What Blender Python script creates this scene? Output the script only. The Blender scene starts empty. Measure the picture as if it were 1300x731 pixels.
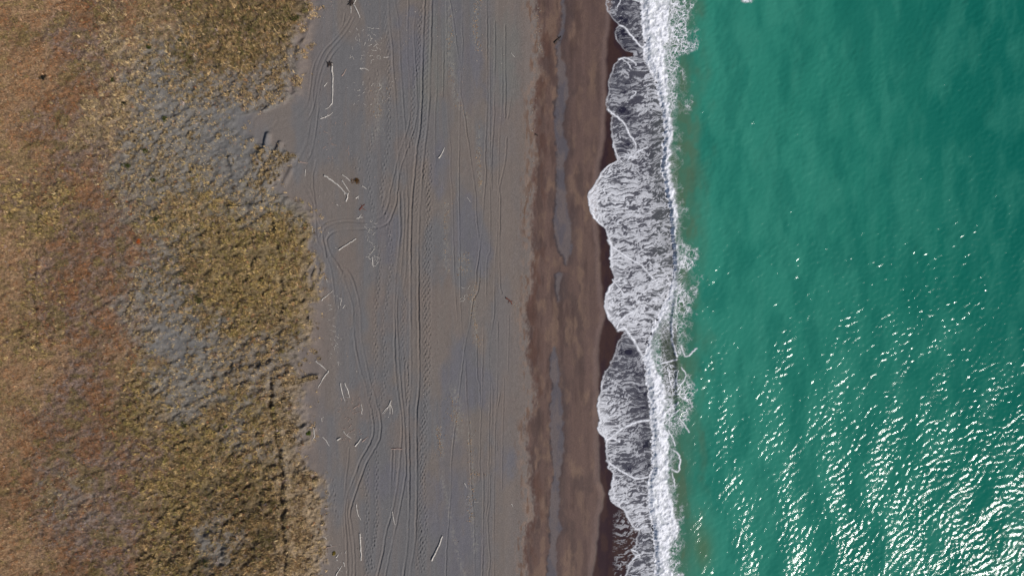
import bpy, math, random
import numpy as np
R = math.radians
rng = np.random.default_rng(7)
random.seed(7)
scene = bpy.context.scene
col = scene.collection

# ---------------------------------------------------------------- camera, sky, sun, exposure
CAM_H = 120.0
S = 0.13                                   # metres on the ground for one photo pixel (at z = 0)
SUN_AZ = (0.84, -0.54)                     # horizontal direction towards the sun
SUN_EL = 41.0
cam_d = bpy.data.cameras.new('camera')
cam_d.sensor_width = 36.0
cam_d.lens = 36.0 * CAM_H / (1300 * S)
cam_d.clip_start = 1.0
cam_d.clip_end = 8000.0
cam = bpy.data.objects.new('camera', cam_d)
cam.location = (0, 0, CAM_H)
cam.rotation_euler = (0, 0, 0)
col.objects.link(cam)
scene.camera = cam

world = bpy.data.worlds.new('World')
scene.world = world
world.use_nodes = True
wn = world.node_tree
sky = wn.nodes.new('ShaderNodeTexSky')
sky.sky_type = 'NISHITA'
sky.sun_disc = False
sky.sun_elevation = R(SUN_EL)
sky.sun_rotation = math.atan2(SUN_AZ[0], SUN_AZ[1])
wn.links.new(sky.outputs[0], wn.nodes['Background'].inputs[0])
wn.nodes['Background'].inputs[1].default_value = 0.07

sun_d = bpy.data.lights.new('sun', 'SUN')
sun_d.energy = 4.2
sun_d.angle = R(0.53)
sun_d.color = (1.0, 0.95, 0.88)
sun = bpy.data.objects.new('sun', sun_d)
_l = math.hypot(*SUN_AZ)
_d = (SUN_AZ[0] / _l * math.cos(R(SUN_EL)), SUN_AZ[1] / _l * math.cos(R(SUN_EL)), math.sin(R(SUN_EL)))
from mathutils import Vector
sun.rotation_euler = Vector(_d).to_track_quat('Z', 'Y').to_euler()
sun.location = (40, -40, 200)
col.objects.link(sun)

scene.view_settings.view_transform = 'Standard'
scene.view_settings.look = 'None'
scene.view_settings.gamma = 1.0
scene.view_settings.exposure = 0.0
scene.view_settings.use_curve_mapping = False

# ---------------------------------------------------------------- small helpers
def lin(r, g, b):
    v = np.array([r, g, b], float) / 255.0
    return np.where(v <= 0.04045, v / 12.92, ((v + 0.055) / 1.055) ** 2.4).astype(np.float32)

def sstep(a, b, x):
    t = np.clip((x - a) / (b - a), 0, 1)
    return t * t * (3 - 2 * t)

_lat = rng.random((512, 512)).astype(np.float32)
def vnoise(x, y, seed=0):
    x = np.asarray(x, np.float64) + seed * 37.17 + 1000.0
    y = np.asarray(y, np.float64) + seed * 91.73 + 1000.0
    ix = np.floor(x).astype(np.int64); iy = np.floor(y).astype(np.int64)
    fx = (x - ix).astype(np.float32); fy = (y - iy).astype(np.float32)
    fx = fx * fx * (3 - 2 * fx); fy = fy * fy * (3 - 2 * fy)
    x0 = ix & 511; x1 = (ix + 1) & 511; y0 = iy & 511; y1 = (iy + 1) & 511
    a = _lat[y0, x0]; b = _lat[y0, x1]; c = _lat[y1, x0]; d = _lat[y1, x1]
    return (a + (b - a) * fx) * (1 - fy) + (c + (d - c) * fx) * fy
def fbm(x, y, seed=0, octv=4, gain=0.5):
    s = 0; a = 1.0; t = 0
    for o in range(octv):
        f = 2.03 ** o
        s = s + a * vnoise(x * f, y * f, seed + o * 3.7); t += a; a *= gain
    return s / t                             # 0..1, mean about .5

def interp(tab, y):
    tab = np.array(tab, float)
    return np.interp(y, tab[:, 0], tab[:, 1])

def make_mesh(name, verts, faces, cols=None, smooth=True, attrs=None):
    me = bpy.data.meshes.new(name)
    nv = len(verts); nf = len(faces); k = faces.shape[1]
    me.vertices.add(nv); me.loops.add(nf * k); me.polygons.add(nf)
    me.vertices.foreach_set('co', np.ascontiguousarray(verts, np.float32).ravel())
    me.loops.foreach_set('vertex_index', np.ascontiguousarray(faces, np.int32).ravel())
    me.polygons.foreach_set('loop_start', np.arange(0, nf * k, k, dtype=np.int32))
    me.polygons.foreach_set('loop_total', np.full(nf, k, np.int32))
    me.polygons.foreach_set('use_smooth', np.full(nf, smooth, bool))
    me.update(calc_edges=True)
    if cols is not None:
        a = me.attributes.new('Col', 'FLOAT_COLOR', 'POINT')
        rgba = np.ones((nv, 4), np.float32); rgba[:, :3] = cols
        a.data.foreach_set('color', rgba.ravel())
    for n, v in (attrs or {}).items():
        a = me.attributes.new(n, 'FLOAT', 'POINT')
        a.data.foreach_set('value', np.ascontiguousarray(v, np.float32).ravel())
    return me

def link(name, me, mat=None, parent=None, loc=(0, 0, 0), rz=0.0):
    o = bpy.data.objects.new(name, me)
    col.objects.link(o)
    o.location = loc
    o.rotation_euler = (0, 0, rz)
    if mat is not None and len(me.materials) == 0:
        me.materials.append(mat)
    if parent is not None:
        o.parent = parent
    return o

def tag(o, label=None, cat=None, group=None, kind=None):
    if label: o['label'] = label
    if cat: o['category'] = cat
    if group: o['group'] = group
    if kind: o['kind'] = kind
    return o

def grid_faces(ny, nx):
    i = np.arange(ny * nx, dtype=np.int32).reshape(ny, nx)
    return np.stack([i[:-1, :-1], i[:-1, 1:], i[1:, 1:], i[1:, :-1]], -1)

def submesh(verts, faces, *arrs):
    used = np.zeros(len(verts), bool); used[faces.ravel()] = True
    m = np.cumsum(used) - 1
    return (verts[used], m[faces].astype(np.int32)) + tuple(a[used] for a in arrs)

# ---------------------------------------------------------------- materials
def nodes_of(name):
    m = bpy.data.materials.new(name); m.use_nodes = True
    nt = m.node_tree
    return m, nt, nt.nodes['Principled BSDF']
def add(nt, t, **kw):
    n = nt.nodes.new(t)
    for k, v in kw.items(): setattr(n, k, v)
    return n
def noise_node(nt, scale, detail=3.0, rough=0.55, coord=None):
    n = add(nt, 'ShaderNodeTexNoise')
    n.inputs['Scale'].default_value = scale
    n.inputs['Detail'].default_value = detail
    n.inputs['Roughness'].default_value = rough
    if coord is not None: nt.links.new(coord, n.inputs['Vector'])
    return n
def maprange(nt, src, a, b, c, d):
    n = add(nt, 'ShaderNodeMapRange')
    for i, v in enumerate((a, b, c, d)): n.inputs[i + 1].default_value = v
    nt.links.new(src, n.inputs[0])
    return n.outputs[0]
def scale_col(nt, colsock, facsock):
    n = add(nt, 'ShaderNodeVectorMath', operation='SCALE')
    nt.links.new(colsock, n.inputs[0]); nt.links.new(facsock, n.inputs['Scale'])
    return n.outputs[0]
def obj_coord(nt):
    return add(nt, 'ShaderNodeTexCoord').outputs['Object']
def bump(nt, bsdf, src, strength, dist):
    b = add(nt, 'ShaderNodeBump')
    b.inputs['Strength'].default_value = strength
    b.inputs['Distance'].default_value = dist
    nt.links.new(src, b.inputs['Height']); nt.links.new(b.outputs[0], bsdf.inputs['Normal'])

def sand_material():
    m, nt, b = nodes_of('sand')
    c = obj_coord(nt)
    a = add(nt, 'ShaderNodeAttribute', attribute_name='Col')
    w = add(nt, 'ShaderNodeAttribute', attribute_name='wet')
    vg = add(nt, 'ShaderNodeAttribute', attribute_name='veg')
    n1 = noise_node(nt, 7.0, 4.0, 0.7, c)
    f0 = maprange(nt, n1.outputs[0], 0.25, 0.75, 0.70, 1.30)
    mp = add(nt, 'ShaderNodeMapping'); mp.inputs['Rotation'].default_value = (0, 0, -0.46); mp.inputs['Scale'].default_value = (0.55, 1.0, 1.0)
    nt.links.new(c, mp.inputs[0])
    n3 = noise_node(nt, 2.6, 5.0, 0.72, mp.outputs[0])
    n4 = noise_node(nt, 6.5, 3.0, 0.7, mp.outputs[0])
    fv = add(nt, 'ShaderNodeMath', operation='MULTIPLY')
    nt.links.new(maprange(nt, n3.outputs[0], 0.30, 0.70, 0.60, 1.36), fv.inputs[0]); nt.links.new(maprange(nt, n4.outputs[0], 0.28, 0.72, 0.50, 1.52), fv.inputs[1])
    fm_ = add(nt, 'ShaderNodeMix'); nt.links.new(vg.outputs['Fac'], fm_.inputs[0]); nt.links.new(f0, fm_.inputs[2]); nt.links.new(fv.outputs[0], fm_.inputs[3])
    f = fm_.outputs[0]
    nt.links.new(scale_col(nt, a.outputs['Color'], f), b.inputs['Base Color'])
    nt.links.new(maprange(nt, w.outputs['Fac'], 0, 1, 0.95, 0.16), b.inputs['Roughness'])
    nt.links.new(maprange(nt, w.outputs['Fac'], 0, 1, 0.15, 0.45), b.inputs['Specular IOR Level'])
    n2 = noise_node(nt, 5.0, 4.0, 0.6, c)
    mul = add(nt, 'ShaderNodeMath', operation='MULTIPLY')
    nt.links.new(n2.outputs[0], mul.inputs[0])
    nt.links.new(maprange(nt, w.outputs['Fac'], 0, 0.6, 1.0, 0.08), mul.inputs[1])
    hv = add(nt, 'ShaderNodeMath', operation='MULTIPLY_ADD')
    nt.links.new(n3.outputs[0], hv.inputs[0]); nt.links.new(maprange(nt, vg.outputs['Fac'], 0, 1, 0.0, 11.0), hv.inputs[1]); nt.links.new(mul.outputs[0], hv.inputs[2])
    bump(nt, b, hv.outputs[0], 0.8, 0.05)
    return m
def leaf_material(name, rough=0.8):
    m, nt, b = nodes_of(name)
    a = add(nt, 'ShaderNodeAttribute', attribute_name='Col')
    oi = add(nt, 'ShaderNodeObjectInfo')
    n = noise_node(nt, 0.9, 3.0, 0.6, add(nt, 'ShaderNodeNewGeometry').outputs['Position'])
    f = maprange(nt, n.outputs[0], 0.3, 0.7, 0.88, 1.12)
    f2 = maprange(nt, oi.outputs['Random'], 0, 1, 0.85, 1.15)
    mu = add(nt, 'ShaderNodeMath', operation='MULTIPLY')
    nt.links.new(f, mu.inputs[0]); nt.links.new(f2, mu.inputs[1])
    nt.links.new(scale_col(nt, a.outputs['Color'], mu.outputs[0]), b.inputs['Base Color'])
    b.inputs['Roughness'].default_value = rough
    b.inputs['Specular IOR Level'].default_value = 0.15
    return m
def sea_material():
    # light scattered back from below the surface hardly follows the facets; the mirror part does
    m, nt, b = nodes_of('sea_water')
    nt.nodes.remove(b)
    c = obj_coord(nt)
    a = add(nt, 'ShaderNodeAttribute', attribute_name='Col')
    g = add(nt, 'ShaderNodeNewGeometry')
    up = add(nt, 'ShaderNodeMix', data_type='VECTOR')
    up.inputs[0].default_value = 0.38
    up.inputs[4].default_value = (0, 0, 1)
    nt.links.new(g.outputs['Normal'], up.inputs[5])
    dif = add(nt, 'ShaderNodeBsdfDiffuse')
    nt.links.new(a.outputs['Color'], dif.inputs['Color']); nt.links.new(up.outputs[1], dif.inputs['Normal'])
    gl = add(nt, 'ShaderNodeBsdfGlossy'); gl.inputs['Roughness'].default_value = 0.12
    n = noise_node(nt, 5.5, 3.0, 0.65, c)
    bp = add(nt, 'ShaderNodeBump'); bp.inputs['Strength'].default_value = 0.42; bp.inputs['Distance'].default_value = 0.05
    nt.links.new(n.outputs[0], bp.inputs['Height']); nt.links.new(bp.outputs[0], gl.inputs['Normal'])
    fr = add(nt, 'ShaderNodeFresnel'); fr.inputs['IOR'].default_value = 1.333
    nt.links.new(bp.outputs[0], fr.inputs['Normal'])
    mx = add(nt, 'ShaderNodeMixShader')
    nt.links.new(fr.outputs[0], mx.inputs[0]); nt.links.new(dif.outputs[0], mx.inputs[1]); nt.links.new(gl.outputs[0], mx.inputs[2])
    nt.links.new(mx.outputs[0], nt.nodes['Material Output'].inputs['Surface'])
    return m
def foam_material():
    m, nt, b = nodes_of('foam')
    c = obj_coord(nt)
    al = add(nt, 'ShaderNodeAttribute', attribute_name='alpha')
    n = noise_node(nt, 9.0, 3.0, 0.6, c)
    b.inputs['Base Color'].default_value = (0.79, 0.80, 0.86, 1)  # white foam with the sky's bluish tint put into its colour
    b.inputs['Roughness'].default_value = 0.7
    b.inputs['Specular IOR Level'].default_value = 0.2
    ad = add(nt, 'ShaderNodeMath', operation='ADD', use_clamp=True)
    mu = add(nt, 'ShaderNodeMath', operation='MULTIPLY')
    nt.links.new(maprange(nt, n.outputs[0], 0.3, 0.7, 0.72, 1.28), mu.inputs[0])
    nt.links.new(al.outputs['Fac'], mu.inputs[1])
    nt.links.new(mu.outputs[0], ad.inputs[0]); ad.inputs[1].default_value = 0.0
    nt.links.new(ad.outputs[0], b.inputs['Alpha'])
    n2 = noise_node(nt, 4.0, 4.0, 0.65, c)
    bump(nt, b, n2.outputs[0], 0.5, 0.08)
    return m
def wood_material(name, c1, c2):
    m, nt, b = nodes_of(name)
    c = obj_coord(nt)
    mp = add(nt, 'ShaderNodeMapping'); mp.inputs['Scale'].default_value = (1, 1, 1)
    nt.links.new(c, mp.inputs[0])
    n = noise_node(nt, 6.0, 5.0, 0.7, mp.outputs[0])
    r = add(nt, 'ShaderNodeValToRGB')
    r.color_ramp.elements[0].position = 0.32; r.color_ramp.elements[1].position = 0.62
    r.color_ramp.elements[0].color = (*lin(*c1), 1); r.color_ramp.elements[1].color = (*lin(*c2), 1)
    nt.links.new(n.outputs[0], r.inputs[0]); nt.links.new(r.outputs[0], b.inputs['Base Color'])
    b.inputs['Roughness'].default_value = 0.85
    bump(nt, b, n.outputs[0], 0.4, 0.02)
    return m
M_SAND = sand_material()
M_LEAF = leaf_material('dry_grass')
M_SEA = sea_material()
M_FOAM = foam_material()
M_WOOD = wood_material('bleached_wood', (116, 107, 100), (202, 196, 190))
M_PINK = wood_material('weathered_wood', (120, 100, 92), (168, 146, 136))
M_DARK = wood_material('dark_wood', (26, 20, 18), (58, 44, 38))
M_RED = wood_material('reddish_wood', (60, 26, 22), (112, 58, 44))

# ---------------------------------------------------------------- the lie of the land
# base profile across the shore (x in metres, z in metres)
PROF = [(-3000, 3.4), (-95, 2.9), (-60, 2.6), (-42, 2.3), (-34, 1.7), (-28, 1.45), (-5, 1.25), (2, 1.05),
        (6, 0.8), (12, 0.38), (15.5, 0.16), (20, 0.06), (25.5, 0.0), (28, -0.3), (45, -1.6), (120, -4), (3000, -9)]
def zbase(x): return interp(PROF, x)
def to_px(x, y):
    k = CAM_H / (CAM_H - zbase(x))
    return 650 + x / S * k, 365.5 - y / S * k
def to_w(px, py):
    px = np.asarray(px, float); py = np.asarray(py, float)
    x = (px - 650) * S
    for _ in range(3):
        k = (CAM_H - zbase(x)) / CAM_H
        x = (px - 650) * S * k
    return x, (365.5 - py) * S * k

# shoreline tables, measured across the beach (row, column)
DUNE_EDGE = [(-70, 392), (0, 386), (20, 384), (40, 377), (60, 376), (80, 374), (100, 372), (120, 370), (130, 366), (137, 352),
             (142, 332), (150, 300), (160, 296), (172, 318), (182, 330), (188, 350), (195, 374), (199, 376), (206, 366), (215, 360),
             (230, 350), (240, 346), (247, 356), (256, 376), (266, 384), (276, 393), (300, 393), (320, 394), (330, 402), (345, 398),
             (366, 402), (375, 403), (390, 395), (400, 398), (430, 393), (440, 385), (450, 378), (462, 374), (474, 378), (480, 386),
             (490, 385), (500, 383), (520, 378), (540, 388), (560, 385), (575, 379), (590, 386), (600, 399), (610, 405), (640, 410),
             (690, 408), (715, 406), (731, 402), (800, 396)]
RED_EDGE = [(-70, 678), (0, 679), (13, 677), (33, 686), (67, 687), (80, 682), (93, 687), (113, 678), (132, 677), (147, 678.5), (205, 678.5),
            (229, 675), (252, 678), (269, 673.5), (294, 672), (317, 677), (366, 673.5), (383, 670), (403, 667), (429, 671), (453, 670),
            (488, 678.5), (521, 678), (543, 666), (575, 670), (614, 672), (634, 677), (656, 677), (664, 670), (692, 666), (731, 668), (800, 670)]
STRIP = [  # row, left, right of the grey coarse strip (zero width = gone)
    (-70, 712, 722), (-20, 713, 718), (8, 713, 717), (25, 713, 719), (40, 711, 716), (48, 707.5, 713), (60, 706, 712), (75, 708, 714), (90, 708, 719),
    (110, 709, 722), (122, 708, 722), (130, 704, 719), (147, 704, 717), (164, 704, 714), (180, 706, 719), (190, 707, 722), (210, 707, 717),
    (230, 707, 717), (244, 707, 720), (265, 704, 721), (280, 703, 725), (300, 704, 726), (315, 709, 725), (325, 714, 723), (335, 718, 721),
    (342, 720, 720), (344, 709, 709), (348, 705, 714), (352, 705.5, 714), (360, 706, 712), (376, 706, 711), (386, 709, 709), (436, 703, 703),
    (447, 701, 706), (460, 698.5, 708), (475, 698.5, 711), (488, 702, 710), (500, 700, 714), (520, 698.5, 715), (540, 698.5, 715), (560, 700, 717),
    (580, 701, 714), (600, 703.5, 712), (615, 701, 711), (635, 698, 710), (655, 697, 708.5), (672, 698.5, 713), (690, 698.5, 707), (710, 696, 706),
    (731, 695, 707), (800, 697, 709)]
WET_EDGE = [(-70, 772), (0, 774), (25, 773), (75, 768), (100, 769), (140, 767), (177, 766), (195, 763), (230, 758), (260, 756), (289, 757), (311, 760),
            (344, 760), (369, 762), (399, 767), (426, 760), (449, 757), (474, 758), (521, 757), (560, 758), (610, 759), (627, 765), (640, 763),
            (656, 759), (681, 757), (716, 752), (731, 750), (800, 756)]
SWASH = [(-70, 772), (-45, 760), (-20, 775), (-8, 772), (0, 769), (7, 768), (15, 771), (25, 777), (33, 786), (38, 780), (42, 779), (52, 783), (60, 789),
         (65, 794), (67.5, 803), (72, 803), (74, 790), (76, 785), (83, 779), (97, 774), (107, 771), (122, 770), (132, 768), (139, 771), (147, 778),
         (154, 775), (164, 775), (184, 778), (197, 781), (204, 783), (208, 776), (211, 772), (215, 767), (227, 758), (244, 747), (252, 746), (266, 748),
         (277, 753), (289, 766), (300, 771), (311, 775), (327, 773), (339, 775), (351, 779), (358, 779), (365, 771), (376, 768), (389, 767), (401, 770),
         (409, 775), (415, 780), (419, 784), (421, 792), (433, 785), (449, 780), (463, 774), (471, 767), (477, 765), (488, 763), (501, 760), (515, 757.5),
         (530, 760), (543, 758), (553, 763), (559, 769), (571, 768), (585, 771), (593, 771), (600, 778), (610, 776), (627, 773), (637, 776), (641, 781),
         (647, 791), (659, 797), (668, 803), (673, 811), (682, 807), (691, 807), (697, 801), (706, 807), (711, 802), (717, 797), (731, 793), (760, 776), (800, 783)]
BORE_L = [(-70, 812), (0, 815), (25, 814), (50, 818), (75, 818), (90, 826), (105, 832), (122, 836), (145, 842), (165, 844), (180, 843), (195, 842), (215, 840),
          (230, 844), (244, 846), (270, 851), (300, 853.5), (325, 856), (344, 857), (366, 852), (390, 842), (410, 832), (430, 824), (445, 820), (456, 818),
          (476, 821), (488, 822), (510, 825), (530, 826), (550, 828), (575, 828), (595, 828), (610, 823), (630, 823), (650, 826), (670, 829), (690, 831),
          (731, 833), (800, 836)]
BORE_R = [(-70, 846), (0, 850), (25, 849), (50, 850), (60, 843), (75, 845), (90, 846), (105, 848), (122, 848), (145, 850), (165, 853), (180, 853), (195, 850),
          (215, 850), (230, 852), (244, 856), (270, 859), (300, 858), (325, 859), (344, 860), (366, 858), (390, 850), (405, 840), (430, 829), (456, 827),
          (476, 838), (488, 843), (510, 846), (530, 843), (550, 848), (575, 850), (595, 848), (610, 848), (630, 851), (650, 856), (670, 862), (690, 852),
          (710, 848), (731, 855), (800, 858)]
BORE_H = [(-70, .32), (0, .34), (100, .32), (150, .36), (250, .42), (335, .40), (360, .18), (400, .08), (440, .08), (460, .15), (488, .30), (560, .32), (731, .36), (800, .32)]
BORE_W = [(-70, 11), (100, 10), (140, 5), (250, 4), (340, 4), (360, 8), (470, 9), (500, 7), (600, 8), (700, 6), (800, 6)]
LACE_R = [(-70, 878), (0, 882), (25, 883), (50, 888), (62, 887), (75, 869), (100, 878), (122, 878), (140, 881), (150, 866), (180, 863), (215, 866), (244, 866),
          (270, 873), (300, 872), (320, 887), (340, 890), (366, 886), (380, 884), (400, 879), (420, 876), (440, 878), (460, 864), (480, 881), (488, 884),
          (510, 886), (525, 882), (540, 874), (560, 862), (575, 867), (590, 863), (600, 856), (612, 862), (640, 868), (660, 866), (690, 868), (720, 869), (731, 870), (800, 872)]

# vegetation kinds across the dunes: 0 tan flat grass, 1 purple heath, 2 tussocks on grey sand, 3 bare sand,
# 4 dark olive grass, 5 yellow olive grass, 6 pale slope grass, 7 rust and olive moss, 8 clumps on sand
KPTS = {
 0: [(20,10),(50,20),(15,60),(30,100),(15,130),(40,150),(10,190),(30,200),(60,5),(60,80),(10,225),(55,110),(10,290),(25,330),(15,370),(25,400),(10,440),(30,460),
     (5,470),(60,470),(75,450),(10,500),(30,520),(10,560),(20,600),(5,650),(20,690),(10,720),(50,700),(180,12),(-20,100),(-20,400),(-20,650),(60,-20),(45,495),(155,470),(150,455)],
 1: [(80,60),(95,70),(85,45),(110,60),(100,130),(85,135),(80,190),(95,200),(110,215),(75,215),(55,160),(120,190),(120,255),(100,275),(130,270),(150,290),(90,300),
     (120,320),(110,345),(140,330),(60,340),(65,400),(55,385),(95,385),(120,390),(100,430),(85,425),(110,475),(90,485),(130,450),(75,320),(145,410),(80,500),(110,495),(140,500),
     (60,530),(80,560),(110,560),(140,560),(160,570),(180,590),(120,600),(150,610),(170,620),(130,640),(100,650),(70,660),(90,690),(160,650),(180,670),(150,690),
     (110,700),(160,710),(190,560),(65,580),(140,20),(130,100),(30,240)],
 2: [(180,75),(200,90),(215,75),(185,100),(165,100),(200,120),(230,105),(250,95),(250,120),(180,155),(165,170),(200,165),(220,150),(240,160),(260,170),(150,195),
     (170,205),(190,215),(220,200),(240,190),(250,210),(270,110),(230,180),(150,220),(175,235),(225,235),(255,235),(280,200),(280,225),(300,230),(320,225),(170,250),(190,260),(200,250),
     (160,270),(180,275),(230,305),(200,315),(220,330),(175,350),(190,370),(200,385),(230,380),(240,395),(165,400),(180,410),(200,405),(240,420),(260,430),(190,440),
     (210,470),(250,450),(160,420),(230,460),(270,445),(280,465),(290,255),(310,260),(325,250),(345,258),(210,500),(230,515),(265,500),(300,520),(310,545),(275,690),
     (80,615),(85,635),(340,235),(360,262),(110,640)],
 3: [(295,150),(315,155),(310,140),(265,195),(285,185),(315,170),(335,160),(355,175),(345,150),(365,165),(290,210),(300,195),(225,430),(222,445),(228,420),(200,112),(213,63),(320,192),(352,186)],
 4: [(250,10),(280,20),(310,10),(340,15),(370,10),(260,45),(300,50),(330,40),(365,40),(375,25),(245,65),(275,70),(320,70),(350,55),(230,30),(255,85),(285,640),
     (310,620),(300,650),(310,720),(260,735),(240,660),(330,640),(320,680),(300,-20),(360,-30),(250,365),(240,335)],
 5: [(210,275),(240,290),(250,320),(265,340),(280,300),(300,285),(310,310),(290,330),(260,300),(270,360),(300,360),(320,340),(285,380),(310,390),(325,370),(240,270),
     (255,255),(350,300),(370,330),(380,360),(340,330),(365,290),(385,310),(375,390),(345,370),(330,410),(360,420),(300,420),(180,500),(170,530),(185,545),(190,610),
     (200,640),(220,620),(240,600),(250,570),(230,550),(260,540),(280,560),(210,670),(190,700),(230,680),(240,650),(220,720),(200,735),(20,255),(50,260),(40,275),
     (65,250),(40,420),(45,385),(290,500),(280,590),(265,610),(300,600),(330,600),(340,560),(330,530)],
 6: [(140,60),(160,62),(125,150),(130,165),(145,145),(125,175),(150,125),(375,590),(390,620),(380,660),(400,650),(380,700),(395,720),(370,560),(365,530),(380,500),
     (362,505),(400,690),(375,640),(370,735),(390,400),(395,345),(200,45),(150,35)],
 7: [(120,8),(165,15),(110,30),(90,110),(80,120),(110,115),(75,140),(35,42),(55,185),(80,315),(105,330),(90,320),(145,360),(90,370),(130,430),(145,465),(165,295),
     (45,405),(100,260),(30,610),(20,640),(95,615),(60,620),(70,550),(130,530),(40,570),(90,720),(60,225),(140,255)],
 8: [(345,90),(365,100),(350,120),(370,75),(330,100),(320,125),(300,105),(350,205),(362,197),(340,196),(355,220),(290,440),(310,460),(340,440),(370,430),(350,460),(370,470),(320,480),
     (300,485),(270,665),(275,715),(350,490),(370,515),(300,570),(320,575),(350,580),(375,480),(385,545)]}
KP = np.array([(x, y) for k in KPTS for (x, y) in KPTS[k]], np.float32)
KK = np.array([k for k in KPTS for _ in KPTS[k]], np.int32)
def kind_weights(px, py):
    """soft membership of the nine kinds at photo-plan points (flat arrays)"""
    wx = (fbm(px / 22, py / 22, 11, 3) - .5) * 50 + (fbm(px / 6, py / 6, 15, 3) - .5) * 46
    wy = (fbm(px / 22, py / 22, 21, 3) - .5) * 50 + (fbm(px / 6, py / 6, 25, 3) - .5) * 46
    qx = (px + wx).astype(np.float32); qy = (py + wy).astype(np.float32)
    out = np.zeros((9, len(px)), np.float32)
    dmin = np.full(len(px), 1e9, np.float32)
    dk = np.full((9, len(px)), 1e9, np.float32)
    for i in range(len(KP)):
        d = (qx - KP[i, 0]) ** 2 + (qy - KP[i, 1]) ** 2
        np.minimum(dk[KK[i]], d, out=dk[KK[i]])
    dk = np.sqrt(dk); dmin = dk.min(0)
    out = np.exp(-(dk - dmin) / 12.0)
    return out / out.sum(0)

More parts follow.
